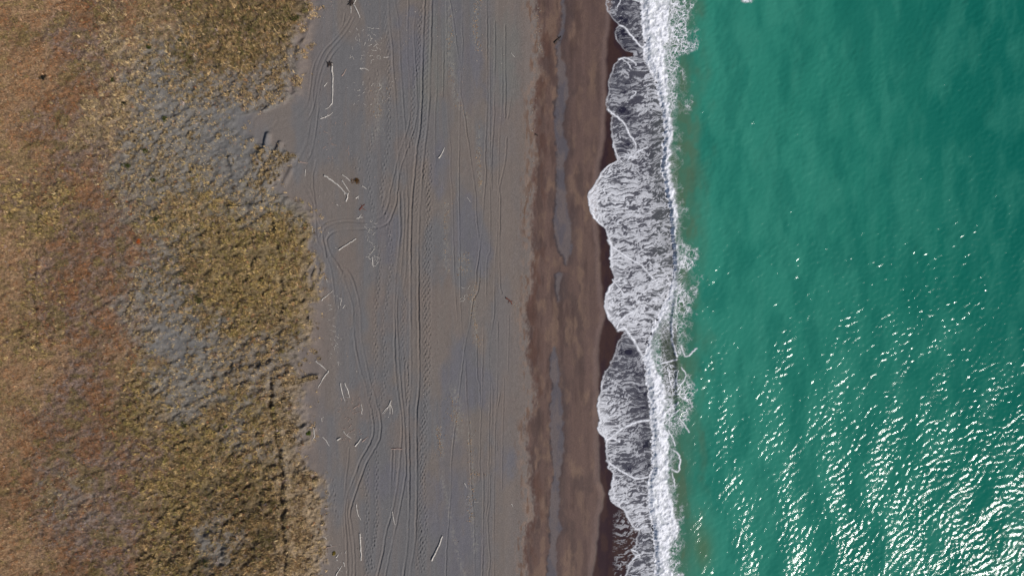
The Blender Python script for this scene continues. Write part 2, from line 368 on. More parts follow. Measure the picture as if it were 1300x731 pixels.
# ---------------------------------------------------------------- wheel ruts and footprints, measured as runs of plan points
RUTS = [  # (depth, half width in m, tread, points)
 (.055,.13,0,[(491,-60),(493,0),(494,23),(498,63),(499,87),(502,122),(504,155),(505,189),(506,215),(504,244)]),
 (.055,.13,0,[(499,-60),(501,0),(506,30),(508,70),(509,94),(512,132),(514,164),(515,197),(517,244),(518,261),(516,302),(515,344),(512,366)]),
 (.085,.15,1,[(541,-60),(539,0),(537,50),(536,100),(535,132),(533,164),(529,189),(525,230),(523.5,244),(522,277),(521,319),(521,366),(521.5,430),(521.5,488),(518.5,521),(519,563),(519.5,610),(518.5,659),(517,692),(512,731),(505,790)]),
 (.085,.15,0,[(550,-60),(548,0),(547,50),(545,122),(543.5,147),(540,180),(537,205),(534.5,244),(531.5,294),(531,366),(531.5,416),(532,488),(528.5,530),(529,610),(528,659),(527,684),(520,731),(512,790)]),
 (.045,.12,0,[(518,-60),(518,17),(517,67),(520,100),(521,139),(518,160),(512,180),(507,192),(502,215),(497,235),(495,244)]),
 (.045,.12,0,[(528,-60),(528,10),(525,47),(528,87),(529,122),(529.5,139),(525,165),(518.5,185),(508.5,215),(505,244)]),
 (.05,.14,0,[(495,244),(493,257),(488,271),(478.5,278),(463.5,282),(437,281),(422,284),(412.5,290),(409,297),(411,311),(414,326)]),
 (.05,.14,0,[(504,244),(503,257),(498,272),(492,283),(478.5,289),(453.5,291),(437,291.5),(423,295),(416,301),(415,309),(420,324),(428.5,336),(437,351)]),
 (.03,.13,0,[(490,244),(487,256),(480,270),(462,276),(437,277),(420,280),(408,287),(404,297)]),
 (.035,.13,0,[(445,22),(437,35),(425,50),(413,63),(404,80),(400,100),(397,122),(398,140),(394,155),(390,177),(384,192),(374,212)]),
 (.035,.13,0,[(458,23),(445,43),(433,57),(422,70),(413,87),(407,107),(404,122),(404,139),(401,164),(395,194),(390,205),(387,219),(389,232),(395,244),(400,258)]),
 (.03,.12,0,[(450,22),(441,38),(430,52),(418,66),(409,84),(404,103),(399,130),(392,150),(380,156),(366,160),(350,165)]),
 (.03,.12,0,[(438,18),(434,34),(421,50),(408,64),(398,84),(394,110),(390,130),(380,145),(362,152),(345,157)]),
 (.035,.13,0,[(401,205),(397,225),(398,244),(403,271),(410,287),(413,300)]),
 (.03,.13,0,[(384,235),(388,244),(395,257),(402,275),(408,290),(405,300)]),
 (.03,.12,0,[(390,200),(383,215),(376,228),(368,238)]),
 (.03,.12,0,[(400,262),(403,306),(412,322),(420,341),(423.5,366),(425,385)]),
 (.06,.14,0,[(420,324),(428.5,336),(438.5,361),(442,371),(447.5,388),(448.5,416),(452,446),(458.5,473),(463.5,488),(467,505),(472,525),(474,545),(470,561),(457,585),(447.5,610),(440,631),(437.5,652),(439,676),(441,731),(441,790)]),
 (.06,.14,0,[(428,332),(443.5,347),(451,366),(457,394),(458.5,429),(463.5,456),(471,488),(477,508),(483,533),(482,555),(475,570),(465,588),(456.5,610),(448.5,634),(444,652),(447.5,676),(450,709),(450,731),(450,790)]),
 (.03,.12,0,[(443.5,568),(439,610),(437,630),(435,650),(436,680)]),
 (.03,.12,0,[(455,590),(450,612),(443,630),(440.5,652),(443,676),(446,709),(446,731)]),
 (.06,.14,0,[(507,244),(508,294),(505,327),(501.5,366),(501,416),(501,449),(503.5,488),(508.5,521),(510,546),(508.5,571),(505,609),(498.5,646),(490,676),(485,706),(479,731),(470,790)]),
 (.045,.13,0,[(506,366),(503.5,391),(505.5,439),(508.5,488),(512,521),(514,560),(515,597),(514,609),(508.5,639),(502,671),(493.5,709),(489,731),(480,790)]),
 (.04,.13,0,[(498,569),(496,610),(496,619),(495,647)]),(.03,.1,0,[(502,571),(500,610)]),
 (.035,.12,0,[(512,446),(513.5,488),(515,510)]),(.035,.12,0,[(517,460),(518,488)]),
 (.03,.11,0,[(512,244),(513,280),(511,320),(509,350)]),
 (.03,.1,0,[(555,20),(555,70),(554,130)]),
 (.03,.1,0,[(566.7,-60),(566.7,0),(567,75),(567.5,122),(569,155),(572,189),(572,222),(574,244),(575,294),(577.5,366),(580,399),(581,407)]),
 (.03,.1,0,[(562,30),(563,75),(562,122)]),(.02,.1,0,[(553,122),(552,170),(553,210)]),
 (.035,.1,0,[(571,0),(577,37),(581,67),(584,83),(585,122),(587.5,132),(593,172),(598,205),(603.5,244),(605,277),(608.5,311),(607.5,366),(600,383),(597,408),(591,433),(584,488),(578,538),(573,588),(572,626),(570,659),(567,695),(566,731),(566,790)]),
 (.03,.1,0,[(588,-60),(588,0),(586,38),(587.5,50),(586,83),(584.5,110),(584,132),(583,189),(582.5,244),(583.5,320),(584,366),(586,416),(590,449),(592,488),(592.5,505),(595,538),(597,588),(599,626),(602,667),(602.5,731),(603,790)]),
 (.04,.1,0,[(618,-60),(618,0),(618.5,122),(618,147),(616,195),(617,222),(615,244),(612,286),(608.5,319),(605,344),(604,360)]),
 (.03,.1,0,[(622,25),(622,122),(622,244),(622,319),(618.5,327),(617,366),(617,383)]),
 (.04,.11,0,[(628.5,28),(627.5,122),(627,155),(624,197),(624,240)]),
 (.045,.11,0,[(641.5,32),(641,75),(642,122),(641,150)]),(.03,.1,0,[(637,60),(637.5,122),(636,147),(634,172),(632.5,244),(632,291),(629,327),(627.5,361),(627,399),(623.5,421),(620,449),(622,488),(621,538),(620,610),(618.5,640),(615,676),(612,731),(611,790)]),
 (.03,.1,0,[(653.5,80),(649,122),(645,150)]),(.045,.11,0,[(643.5,175),(641,205),(634,239),(635,254),(634,319),(635,366),(637,372)]),
 (.03,.1,0,[(632,410),(632,416),(631.5,464),(631,488),(629,530),(627.5,610),(627,640),(627,731),(627,790)]),
 (.03,.1,0,[(613.5,416),(612,488),(610,540),(608.5,610)]),(.03,.1,0,[(605,408),(606,480),(608.5,488),(609,520)]),
 (.03,.1,0,[(635,498),(631,521),(631,571)]),(.03,.1,0,[(625,488),(625,510),(623.5,555),(622,609),(622,634),(619,659),(620,684),(622,710),(620,731),(618,790)]),
 (.035,.1,0,[(613.5,600),(613.5,650),(612,731),(612,790)]),
 (.02,.09,0,[(646,400),(645,470)]),(.02,.09,0,[(640,480),(638,560),(637,620)]),
 (.03,.12,0,[(322,150),(330,145),(345,143),(352,150),(348,160),(335,166),(325,172)]),
 (.03,.12,0,[(321,162),(322,153),(328,148),(340,147)]),
]
FEET = [  # (step px, jitter px, depth, points)
 (3.0,.5,.05,[(489,17),(490,33),(494,83),(493.5,140),(493,180),(488,209),(487,225),(483.5,244),(487,261),(494,294),(497,319),(497,336),(493.5,366),(490,386),(487,408),(486,429),(490,446)]),
 (2.4,.5,.06,[(534.5,10),(533,33),(530,83),(525,122),(523,155),(523.5,175),(519,190)]),
 (2.2,.4,.04,[(543.5,17),(540,100),(539,144),(535,190),(530,235),(528,270)]),
 (3.2,.6,.05,[(477,162),(470,189),(468.5,219),(470,244),(474,268)]),
 (2.5,.5,.06,[(543.5,192),(538.5,222),(543.5,249),(541,294),(539.5,327),(538,361),(539.5,399),(540,449),(540,488),(537,530),(535,563),(534.5,610),(533,651),(534.5,692),(529,720)]),
 (2.7,.5,.06,[(547,210),(545,250),(546,300),(544,340),(544,399),(545,433),(543,488),(540,538),(539,571),(538.5,610),(540,651),(539.5,692),(536,725)]),
 (3.0,.5,.06,[(478.5,573),(478,610),(478.5,640),(478,676),(472,700),(470,725)]),
 (3.0,.6,.06,[(468.5,591),(466,614),(466,659),(466,702),(466,731)]),
 (2.6,.5,.05,[(515,376),(512,399),(511,438),(515,466),(518,488),(517,513)]),
 (3.0,.5,.05,[(481,314),(482,344),(480,366),(477,400),(477,441),(477,461),(473,488),(470,505),(472,530)]),
 (3.0,.8,.05,[(487,446),(489,475),(486,500),(480,518),(473,540)]),
 (4.0,2.5,.05,[(478,660),(475,680),(473,700),(470,725)]),
 (4.0,3.,.05,[(532,660),(535,680),(535,700)]),
 (4.0,4.,.05,[(452,204),(456,210),(450,214)]),
 (3.6,.6,.06,[(423,609),(425,640),(428,655)]),
 (4.,1.5,.04,[(480,90),(478,110),(486,130)]),
 (4.,1.8,.04,[(470,100),(466,125),(474,140)]),
]
def spline(pts, step):
    p = np.array(pts, float)
    p = np.vstack([2 * p[0] - p[1], p, 2 * p[-1] - p[-2]])
    out = []
    for i in range(1, len(p) - 2):
        n = max(2, int(np.hypot(*(p[i + 1] - p[i])) / step))
        t = np.linspace(0, 1, n, endpoint=False)[:, None]
        a, b, c, d = p[i - 1], p[i], p[i + 1], p[i + 2]
        # centripetal-like tension to avoid overshoot between uneven points
        L = np.hypot(*(c - b)); m1 = (c - a) / max(np.hypot(*(c - b)) + np.hypot(*(b - a)), 1e-6) * L
        m2 = (d - b) / max(np.hypot(*(d - c)) + np.hypot(*(c - b)), 1e-6) * L
        out.append((2*t**3-3*t**2+1)*b + (t**3-2*t**2+t)*m1 + (-2*t**3+3*t**2)*c + (t**3-t**2)*m2)
    out.append(p[-2][None]); return np.vstack(out)

RR = 0.06                                          # raster step for the imprints, metres
RX0, RX1, RY0, RY1 = -48.0, 2.0, -57.0, 57.0
rw, rh = int((RX1 - RX0) / RR), int((RY1 - RY0) / RR)
PRINT = np.zeros((rh, rw), np.float32)
def stamp_rut(depth, hw, tread, pts):
    q = spline(pts, 0.5)
    x, y = to_w(q[:, 0], q[:, 1])
    wob = (vnoise(np.arange(len(x)) / 9.0, np.full(len(x), hw * 99), 3) - .5) * .10
    x = x + wob
    keep = (x > RX0 + 1) & (x < RX1 - 1) & (y > RY0 + 1) & (y < RY1 - 1)
    x, y = x[keep], y[keep]
    if len(x) < 2: return
    i0, i1 = int((y.min() - 1 - RY0) / RR), int((y.max() + 1 - RY0) / RR)
    j0, j1 = int((x.min() - 1 - RX0) / RR), int((x.max() + 1 - RX0) / RR)
    i0 = max(i0, 0); j0 = max(j0, 0); i1 = min(i1, rh); j1 = min(j1, rw)
    D = np.full((i1 - i0, j1 - j0), 9.0, np.float32)
    n = int(0.75 / RR)
    for k in range(len(x)):
        ci = int((y[k] - RY0) / RR) - i0; cj = int((x[k] - RX0) / RR) - j0
        a0, a1, b0, b1 = max(ci - n, 0), ci + n, max(cj - n, 0), cj + n
        yy = RY0 + (np.arange(a0, min(a1, D.shape[0])) + i0) * RR - y[k]
        xx = RX0 + (np.arange(b0, min(b1, D.shape[1])) + j0) * RR - x[k]
        d = np.hypot(xx[None, :], yy[:, None]).astype(np.float32)
        w = D[a0:a1, b0:b1]; np.minimum(w, d, out=w)
    yy = RY0 + (np.arange(i0, i1)) * RR; xx = RX0 + np.arange(j0, j1) * RR
    X, Y = np.meshgrid(xx, yy)
    mod = .25 + 1.25 * sstep(.25, .75, fbm(X / 4.0, Y / 6.0, 31 + int(depth * 1000) + int(abs(pts[0][0])) % 50, 4)) + .35 * (fbm(X / .5, Y / .5, 33, 2) - .5)
    if tread: mod = mod * (0.85 + 0.3 * np.sin(Y * 2 * np.pi / 0.42))
    P = -depth * np.exp(-(D / hw) ** 3.2) + 0.28 * depth * np.exp(-((D - 1.9 * hw) / (.8 * hw)) ** 2) * (D > hw * .6)
    PRINT[i0:i1, j0:j1] += (P * mod).astype(np.float32)
for (d_, h_, t_, p_) in RUTS: stamp_rut(d_ * (1.9 if h_ < .115 else 1.5), h_, t_, p_)
def stamp_foot(x, y, r, depth):
    n = int(0.6 / RR)
    ci, cj = int((y - RY0) / RR), int((x - RX0) / RR)
    if ci < n or cj < n or ci > rh - n or cj > rw - n: return
    yy = RY0 + np.arange(ci - n, ci + n) * RR - y; xx = RX0 + np.arange(cj - n, cj + n) * RR - x
    d = np.hypot(xx[None, :], yy[:, None] * .8)
    PRINT[ci - n:ci + n, cj - n:cj + n] += (-depth * np.exp(-(d / r) ** 2) + .35 * depth * np.exp(-((d - 1.9 * r) / r) ** 2)).astype(np.float32)
for step, jit, depth, pts in FEET:
    q = spline(pts, step * 1.45)
    for i in range(len(q)):
        px = q[i, 0] + (0.9 if i % 2 else -0.9) + random.gauss(0, jit * .6); py = q[i, 1] + random.gauss(0, jit * .6)
        x, y = to_w(px, py)
        stamp_foot(float(x), float(y), random.uniform(.10, .14), depth * random.uniform(1.4, 2.6))
for _ in range(2600):                              # scattered scuffs over the upper beach
    px = random.uniform(405, 560); py = random.uniform(-60, 790)
    if random.random() > vnoise(px / 40, py / 60, 77) ** 2 * 1.5: continue
    x, y = to_w(px, py); stamp_foot(float(x), float(y), random.uniform(.09, .16), random.uniform(.012, .035))
def sample_print(x, y):
    fx = np.clip((x - RX0) / RR, 0, rw - 2); fy = np.clip((y - RY0) / RR, 0, rh - 2)
    i = fx.astype(int); j = fy.astype(int); a = (fx - i); b = (fy - j)
    v = (PRINT[j, i] * (1 - a) + PRINT[j, i + 1] * a) * (1 - b) + (PRINT[j + 1, i] * (1 - a) + PRINT[j + 1, i + 1] * a) * b
    inside = (x > RX0) & (x < RX1) & (y > RY0) & (y < RY1)
    return np.where(inside, v, 0)

# ---------------------------------------------------------------- the ground sheet
def seq(a, b, d): return np.arange(a, b, d)
xs = np.concatenate([[-3000, -900, -300, -150, -110], seq(-94, -33, .23), seq(-33, -5, .085), seq(-5, 6, .095), seq(6, 20, .16), seq(20, 36, .5), [40, 60, 110, 300, 900, 3000]])
ys = np.concatenate([[-3000, -900, -300, -120, -75], seq(-57, 57.01, .165), [75, 120, 300, 900, 3000]])
X, Y = np.meshgrid(xs, ys)
shp = X.shape
x = X.ravel(); y = Y.ravel()
px, py = to_px(x, y)
pcx = np.clip(px, -90, 1400); pcy = np.clip(py, -75, 805)
edge = interp(DUNE_EDGE, pcy) + (fbm(pcx / 8, pcy / 8, 5, 4) - .5) * 30
DM = sstep(9, -9, pcx - edge)                      # 1 on the dunes
KW = np.zeros((9, len(x)), np.float32)
dz = pcx < 430
KW[:, dz] = kind_weights(pcx[dz], pcy[dz])
KW[3, ~dz] = 1
z = zbase(x).astype(np.float64)
def lumps(xq, yq):
    u_ = xq * .89 + yq * .45; v_ = -xq * .45 + yq * .89
    return fbm(u_ / 1.15, v_ / .62, 41, 2) - .5
# broad dune relief and tussock-sized humps
lump_amp = np.tensordot(np.array([.12, .22, .36, .06, .55, .48, .42, .22, .58]), KW, 1)
near = (np.abs(y) < 60) & (x > -96)
lump = np.zeros_like(x)
d = near & (DM > 0)
u = x[d] * .89 + y[d] * .45; v = -x[d] * .45 + y[d] * .89
l2 = 1 - np.abs(2 * fbm(u / 1.5, v / .8, 47, 3) - 1) * 2
l1 = lumps(x[d], y[d])
lump[d] = l1 * 2.0 + l2 * .35
z += DM * lump * lump_amp
z += DM * (fbm(x / 9, y / 9, 51, 3) - .5) * 1.0 * np.clip(.35 + KW[4] + KW[5] + KW[6] * .6, 0, 1)
# the long groove with its seaward ridge, and smaller gullies
def groove(tab, w_px, depth, side=1.0):
    t = np.array(tab, float)
    inside = (pcy > t[0, 0] - 6) & (pcy < t[-1, 0] + 6)
    c = np.interp(pcy, t[:, 0], t[:, 1]) + (fbm(pcy / 9, pcy * 0, 61, 3) - .5) * 11
    fade = sstep(t[0, 0] - 6, t[0, 0] + 14, pcy) * sstep(t[-1, 0] + 6, t[-1, 0] - 14, pcy)
    dd = (pcx - c)
    return inside * fade * (-depth * np.exp(-(dd / w_px) ** 2) + side * depth * .9 * np.exp(-((dd - 2.2 * w_px) / (1.5 * w_px)) ** 2))
z += groove([(478, 341), (520, 344), (560, 350), (600, 356), (640, 359), (700, 361), (800, 362)], 3.4, .52)
z += groove([(265, 341), (300, 350), (330, 356), (370, 358), (400, 356)], 2.8, .34)
z += groove([(320, 45), (380, 42), (440, 46)], 2.5, .22)
z += groove([(-60, 386), (30, 384), (70, 374), (128, 368)], 4.0, .15, 1.0)
def mound(x0, y0, x1, y1, w_px, h):
    ax, ay = x1 - x0, y1 - y0; L = ax * ax + ay * ay
    t = np.clip(((pcx - x0) * ax + (pcy - y0) * ay) / L, 0, 1)
    dd = np.hypot(pcx - x0 - t * ax, pcy - y0 - t * ay)
    return h * sstep(w_px, w_px * .25, dd) * (.6 + .8 * fbm(pcx / 4, pcy / 4, 63, 2))
for q in [(341, 171, 335, 200, 4.5, .55), (356, 182, 352, 196, 4.0, .45), (296, 266, 326, 262, 5, .5), (372, 486, 404, 477, 3.5, .35), (348, 208, 338, 236, 7, .35), (293, 202, 296, 212, 4, .4),
          (300, 468, 318, 478, 6, .5), (325, 470, 345, 462, 5, .45), (287, 700, 285, 725, 7, .3), (240, 290, 252, 330, 6, .35), (262, 300, 258, 340, 5, .35), (370, 215, 360, 235, 4, .2)]:
    z += mound(*q)
# steep little hollows along the grey lumps
hol = KW[2] + KW[8]
hn = np.zeros_like(x); hn[d] = sstep(.60, .72, fbm(u / 1.1, v / .9, 67, 2))
z -= DM * hn * .22 * hol
# beach relief
bz = near & (DM < 1)
z[bz] += (fbm(x[bz] / 1.6, y[bz] / 2.6, 71, 4) - .5) * .055 * sstep(700, 660, px[bz]) * (1 - DM[bz])
z[bz] += (fbm(x[bz] / .5, y[bz] / .35, 74, 2) - .5) * .022 * sstep(690, 640, px[bz]) * (1 - DM[bz])
z += (1 - DM) * sample_print(x, y)
st = np.array(STRIP, float)
sl = np.interp(pcy, st[:, 0], st[:, 1]) + (fbm(pcx / 5, pcy / 5, 81, 3) - .5) * 5
sr = np.interp(pcy, st[:, 0], st[:, 2]) + (fbm(pcx / 5, pcy / 7, 84, 3) - .5) * 7
sw = np.interp(pcy, st[:, 0], st[:, 2] - st[:, 1])
strip = sstep(-.8, .8, pcx - sl) * sstep(1.5, -1.5, pcx - sr) * sstep(.5, 3, sw)
sedge = np.exp(-((pcx - sl + .6) / 1.5) ** 2) * sstep(.5, 3, sw) * (.35 + .65 * sstep(.4, .6, fbm(pcy / 7, pcy * 0, 88, 2)))
shalo = sstep(0, 2, pcx - sr + 2) * sstep(13, 0, pcx - sr) * sstep(.5, 4, sw)
z -= strip * .03
red = interp(RED_EDGE, pcy) + (fbm(pcx / 7, pcy / 11, 91, 4) - .5) * 11
RM = sstep(-4.0, 4.5, pcx - red + (fbm(pcx / 2, pcy / 3, 93, 3) - .5) * 8)
z -= RM * .03
H = z.reshape(shp)

# colours of the bare ground (as the material's own colour)
def mix(a, b, t): return a + (b - a) * t[:, None]
n_big = fbm(pcx / 28, pcy / 75, 101, 4); n_mid = fbm(pcx / 9, pcy / 22, 105, 4); n_fine = fbm(pcx / 2.2, pcy / 3.2, 109, 3)
c = np.tile(lin(102, 100, 101), (len(x), 1))
c = mix(c, lin(111, 102, 96), sstep(.42, .66, n_big) * .8)
c = mix(c, lin(113, 102, 96), sstep(600, 672, pcx) * .75)
pinkz = interp([(-70, 1), (110, 1), (140, .1), (240, .1), (262, .8), (420, .8), (600, 1), (615, .2), (800, .2)], pcy)
c = mix(c, lin(108, 97, 93), sstep(430, 395, pcx) * .4 * pinkz)
def blob(cx, cy, rx, ry, seed):
    q = ((pcx - cx) / rx) ** 2 + ((pcy - cy) / ry) ** 2 + (fbm(pcx / 10, pcy / 16, seed, 3) - .5) * 1.6
    return sstep(1.7, .3, q)
for (cx, cy, rx, ry, s_) in [(598, 95, 17, 48, 1), (630, 120, 14, 40, 2), (592, 290, 20, 42, 3), (612, 315, 14, 30, 4), (586, 480, 24, 45, 5), (612, 495, 18, 26, 6),
                             (585, 640, 13, 70, 7), (600, 700, 16, 45, 8), (574, 700, 18, 40, 9), (520, 60, 24, 45, 10), (565, 30, 20, 40, 11), (560, 215, 14, 34, 12),
                             (494, 300, 14, 36, 13), (495, 610, 26, 22, 14), (640, 590, 16, 26, 15), (566, 560, 12, 50, 16), (556, 640, 24, 40, 17)]:
    c = mix(c, lin(100, 98, 103), blob(cx, cy, rx, ry, 200 + s_) * .85 * (.5 + .5 * sstep(.35, .6, n_mid)))
for (cx, cy, rx, ry, s_) in [(560, 60, 18, 50, 1), (640, 110, 18, 30, 2), (545, 110, 16, 30, 3), (640, 60, 20, 40, 4)]:
    c = mix(c, lin(105, 104, 101), blob(cx, cy, rx, ry, 240 + s_) * .6)
for (cx, cy, rx, ry, s_) in [(519, 195, 22, 26, 1), (600, 205, 16, 24, 2), (500, 385, 30, 40, 3), (560, 395, 25, 60, 4), (440, 330, 20, 18, 5), (515, 560, 22, 34, 6), (395, 510, 14, 26, 7),
                             (392, 575, 12, 20, 8), (470, 510, 26, 26, 9), (405, 430, 16, 30, 10), (640, 520, 20, 40, 11), (640, 160, 25, 40, 12), (598, 590, 20, 20, 13)]:
    c = mix(c, lin(112, 101, 95), blob(cx, cy, rx, ry, 260 + s_) * .5 * (.4 + .6 * sstep(.35, .6, n_mid)))
# light, pinkish blown sand at the foot of the dunes
foot = sstep(26, 2, pcx - edge) * (1 - DM)
c = mix(c, lin(126, 113, 104), foot * pinkz * sstep(.35, .6, fbm(pcx / 14, pcy / 18, 115, 3)) * .75)
# pale grit lines
grit = np.zeros_like(x)
for tab, w in [([(0, 608), (10, 605), (30, 603), (50, 605), (65, 608)], 5), ([(-60, 570), (20, 571), (60, 570), (120, 577), (150, 593), (165, 598)], 5), ([(160, 609), (200, 607), (244, 610)], 3),
               ([(255, 567), (290, 566), (345, 567)], 5), ([(320, 590), (350, 586)], 9), ([(360, 605), (383, 600), (440, 607)], 4), ([(488, 577), (540, 583), (560, 580)], 9),
               ([(540, 555), (580, 562)], 5), ([(600, 560), (630, 566), (700, 580), (731, 590)], 3), ([(530, 594), (600, 600), (640, 596), (665, 600), (700, 603)], 4), ([(100, 484), (150, 480), (180, 476)], 8)]:
    t = np.array(tab, float)
    g = np.exp(-((pcx - np.interp(pcy, t[:, 0], t[:, 1])) / w) ** 2) * sstep(t[0, 0] - 8, t[0, 0] + 8, pcy) * sstep(t[-1, 0] + 8, t[-1, 0] - 8, pcy)
    grit = np.maximum(grit, g)
c = mix(c, lin(132, 128, 122), grit * sstep(.42, .66, fbm(pcx / 1.6, pcy / 1.8, 121, 3)) * .5)
# seaward of the drift line: brown wet sand
fr = np.exp(-((pcx - red + 6) / 6.5) ** 2)
c = mix(c, lin(128, 108, 96), fr * sstep(.42, .62, fbm(pcx / 3.5, pcy / 6, 125, 4)) * .65)
c = mix(c, lin(100, 78, 66), fr * sstep(.58, .66, fbm(pcx / 4, pcy / 14, 127, 3)) * .8)
brown = mix(np.tile(lin(91, 72, 66), (len(x), 1)), lin(78, 62, 58), sstep(.45, .66, fbm(pcx / 9, pcy / 30, 131, 4)))
brown = mix(brown, lin(108, 87, 75), sstep(.48, .72, fbm(pcx / 8, pcy / 19, 135, 4)) * .8)
brown = mix(brown, lin(66, 50, 47), sstep(.52, .74, fbm(pcx / 6, pcy / 34, 136, 4)) * .6)
brown = mix(brown, lin(86, 68, 64), sstep(710, 745, pcx) * .55 * sstep(.35, .6, n_big))
dark1 = np.exp(-((pcx - red - 7) / 8) ** 2) * sstep(.42, .58, fbm(pcx / 10, pcy / 24, 139, 3))
brown = mix(brown, lin(78, 54, 46), dark1 * .7)
streak = fbm(pcx / 3.5, pcy / 120, 133, 3)
c = c * (.93 + .14 * streak)[:, None]
c = mix(c, lin(113, 102, 96), sstep(.56, .70, fbm(pcx / 7, pcy / 140, 137, 3)) * .22)
brown = brown * (.84 + .32 * streak)[:, None]
c = mix(c, brown, RM)
c = mix(c, lin(62, 52, 54), shalo * (1 - strip) * .55)
c = mix(c, mix(np.tile(lin(92, 84, 85), (len(x), 1)), lin(78, 75, 82), sstep(.4, .62, n_mid)), strip * .85)
c = mix(c, lin(46, 42, 48), np.clip(sedge, 0, 1) * .8)
wet_e = interp(WET_EDGE, pcy) + (fbm(pcx / 9, pcy / 9, 143, 2) - .5) * 3
film = np.exp(-((pcx - wet_e + 2) / 3.0) ** 2)
c = mix(c, lin(112, 94, 90), film * .45)
WM = sstep(-1.5, 5.0, pcx - wet_e)
wet_sky_c = mix(np.tile(lin(50, 34, 36), (len(x), 1)), lin(60, 42, 38), sstep(.4, .65, n_mid))
wet_sky_c = mix(wet_sky_c, lin(38, 36, 50), sstep(-3, 6, pcx - interp(SWASH, pcy)))  # under the swash: bluish sky reflection put into the wet sand colour
c = mix(c, wet_sky_c, WM)
c = mix(c, lin(44, 48, 50), sstep(815, 840, pcx))
# the dune floor between the tufts
KFL = np.stack([lin(138, 109, 78), lin(114, 93, 79), lin(114, 109, 103), lin(106, 104, 103), lin(96, 80, 56), lin(108, 92, 62), lin(132, 113, 88), lin(112, 84, 58), lin(114, 105, 96)])
KFL = KFL * np.array([1.26, 1.22, 1.04, 1.0, 1.42, 1.36, 1.25, 1.2, 1.1])[:, None]
KFL = KFL * .86 + KFL.mean(1, keepdims=True) * .14
fl = (KW.T @ KFL) * (.86 + .28 * n_fine)[:, None]
def moss(xq, yq): return fbm(xq / 1.9, yq / 1.6, 431, 4)
ms = np.zeros_like(x); ms[d] = moss(x[d], y[d]); ms[~d] = .5
mw = np.clip(KW[0] * .45 + KW[1] + KW[7], 0, 1)
fl = mix(fl, lin(112, 100, 56), sstep(.56, .66, ms) * mw * .5)
fl = mix(fl, lin(138, 98, 66), sstep(.44, .34, ms) * mw * .55)
fl = mix(fl, lin(140, 126, 122), sstep(.50, .47, ms) * sstep(.44, .47, ms) * KW[1] * .6)
c = mix(c, fl.astype(np.float32), DM)
c = c * (.93 + .14 * n_fine)[:, None]
veg = DM * (1 - .8 * KW[3]) * (1 - .35 * KW[2])
wet = np.clip(RM * .28 + strip * .05 + WM * .7, 0, 1)
verts = np.stack([x, y, z], 1)
F = grid_faces(*shp)
fm = DM.reshape(shp)
isd = ((fm[:-1, :-1] + fm[1:, 1:]) * .5 > .5).ravel()
F = F.reshape(-1, 4)
for name, sel in (('dune_ground', isd), ('beach', ~isd)):
    v_, f_, c_, w_, g_ = submesh(verts, F[sel], c.astype(np.float32), wet, veg)
    tag(link(name, make_mesh(name, v_, f_, c_, True, {'wet': w_, 'veg': g_}), M_SAND), kind='structure')
def ground(xq, yq):
    xq = np.asarray(xq, float); yq = np.asarray(yq, float)
    i = np.clip(np.searchsorted(xs, xq) - 1, 0, len(xs) - 2); j = np.clip(np.searchsorted(ys, yq) - 1, 0, len(ys) - 2)
    a = (xq - xs[i]) / (xs[i + 1] - xs[i]); b = (yq - ys[j]) / (ys[j + 1] - ys[j])
    return (H[j, i] * (1 - a) + H[j, i + 1] * a) * (1 - b) + (H[j + 1, i] * (1 - a) + H[j + 1, i + 1] * a) * b

# ---------------------------------------------------------------- the sea
N = 1024; DXW = 0.15
def wave_tile():
    k1 = 2 * np.pi * np.fft.fftfreq(N, DXW)
    KX, KY = np.meshgrid(k1, k1); K = np.hypot(KX, KY) + 1e-9
    def part(lmin, lmax, th, spread, iso, power, seed):
        r = np.random.default_rng(seed)
        kp = 2 * np.pi / lmax; km = 2 * np.pi / lmin
        ca = (KX * math.cos(th) + KY * math.sin(th)) / K
        Dir = np.clip(ca, 0, 1) ** spread + iso
        A = K ** (-power) * np.exp(-(kp / K) ** 4) * np.exp(-(K / km) ** 2) * Dir
        ph = r.normal(size=(N, N)) + 1j * r.normal(size=(N, N))
        h = np.fft.ifft2(ph * A).real
        gx = np.gradient(h, DXW, axis=1); gy = np.gradient(h, DXW, axis=0)
        return h / math.sqrt((gx ** 2 + gy ** 2).mean())      # unit slope
    th = math.atan2(-.78, .63)
    return part(.40, 1.7, th, 2.2, .34, 1.4, 3), part(2.5, 9.0, math.atan2(-.45, .9), 5, .05, 2.0, 5)
W1, W2 = wave_tile()
def tile(Wt, xq, yq):
    fx = xq / DXW; fy = yq / DXW
    i = np.floor(fx).astype(int); j = np.floor(fy).astype(int); a = fx - i; b = fy - j
    i0 = i % N; i1 = (i + 1) % N; j0 = j % N; j1 = (j + 1) % N
    return (Wt[j0, i0] * (1 - a) + Wt[j0, i1] * a) * (1 - b) + (Wt[j1, i0] * (1 - a) + Wt[j1, i1] * a) * b
CREST2 = [(360, 859), (400, 853), (410, 852), (430, 853), (450, 857), (470, 858.5), (490, 858), (515, 858), (540, 860)]
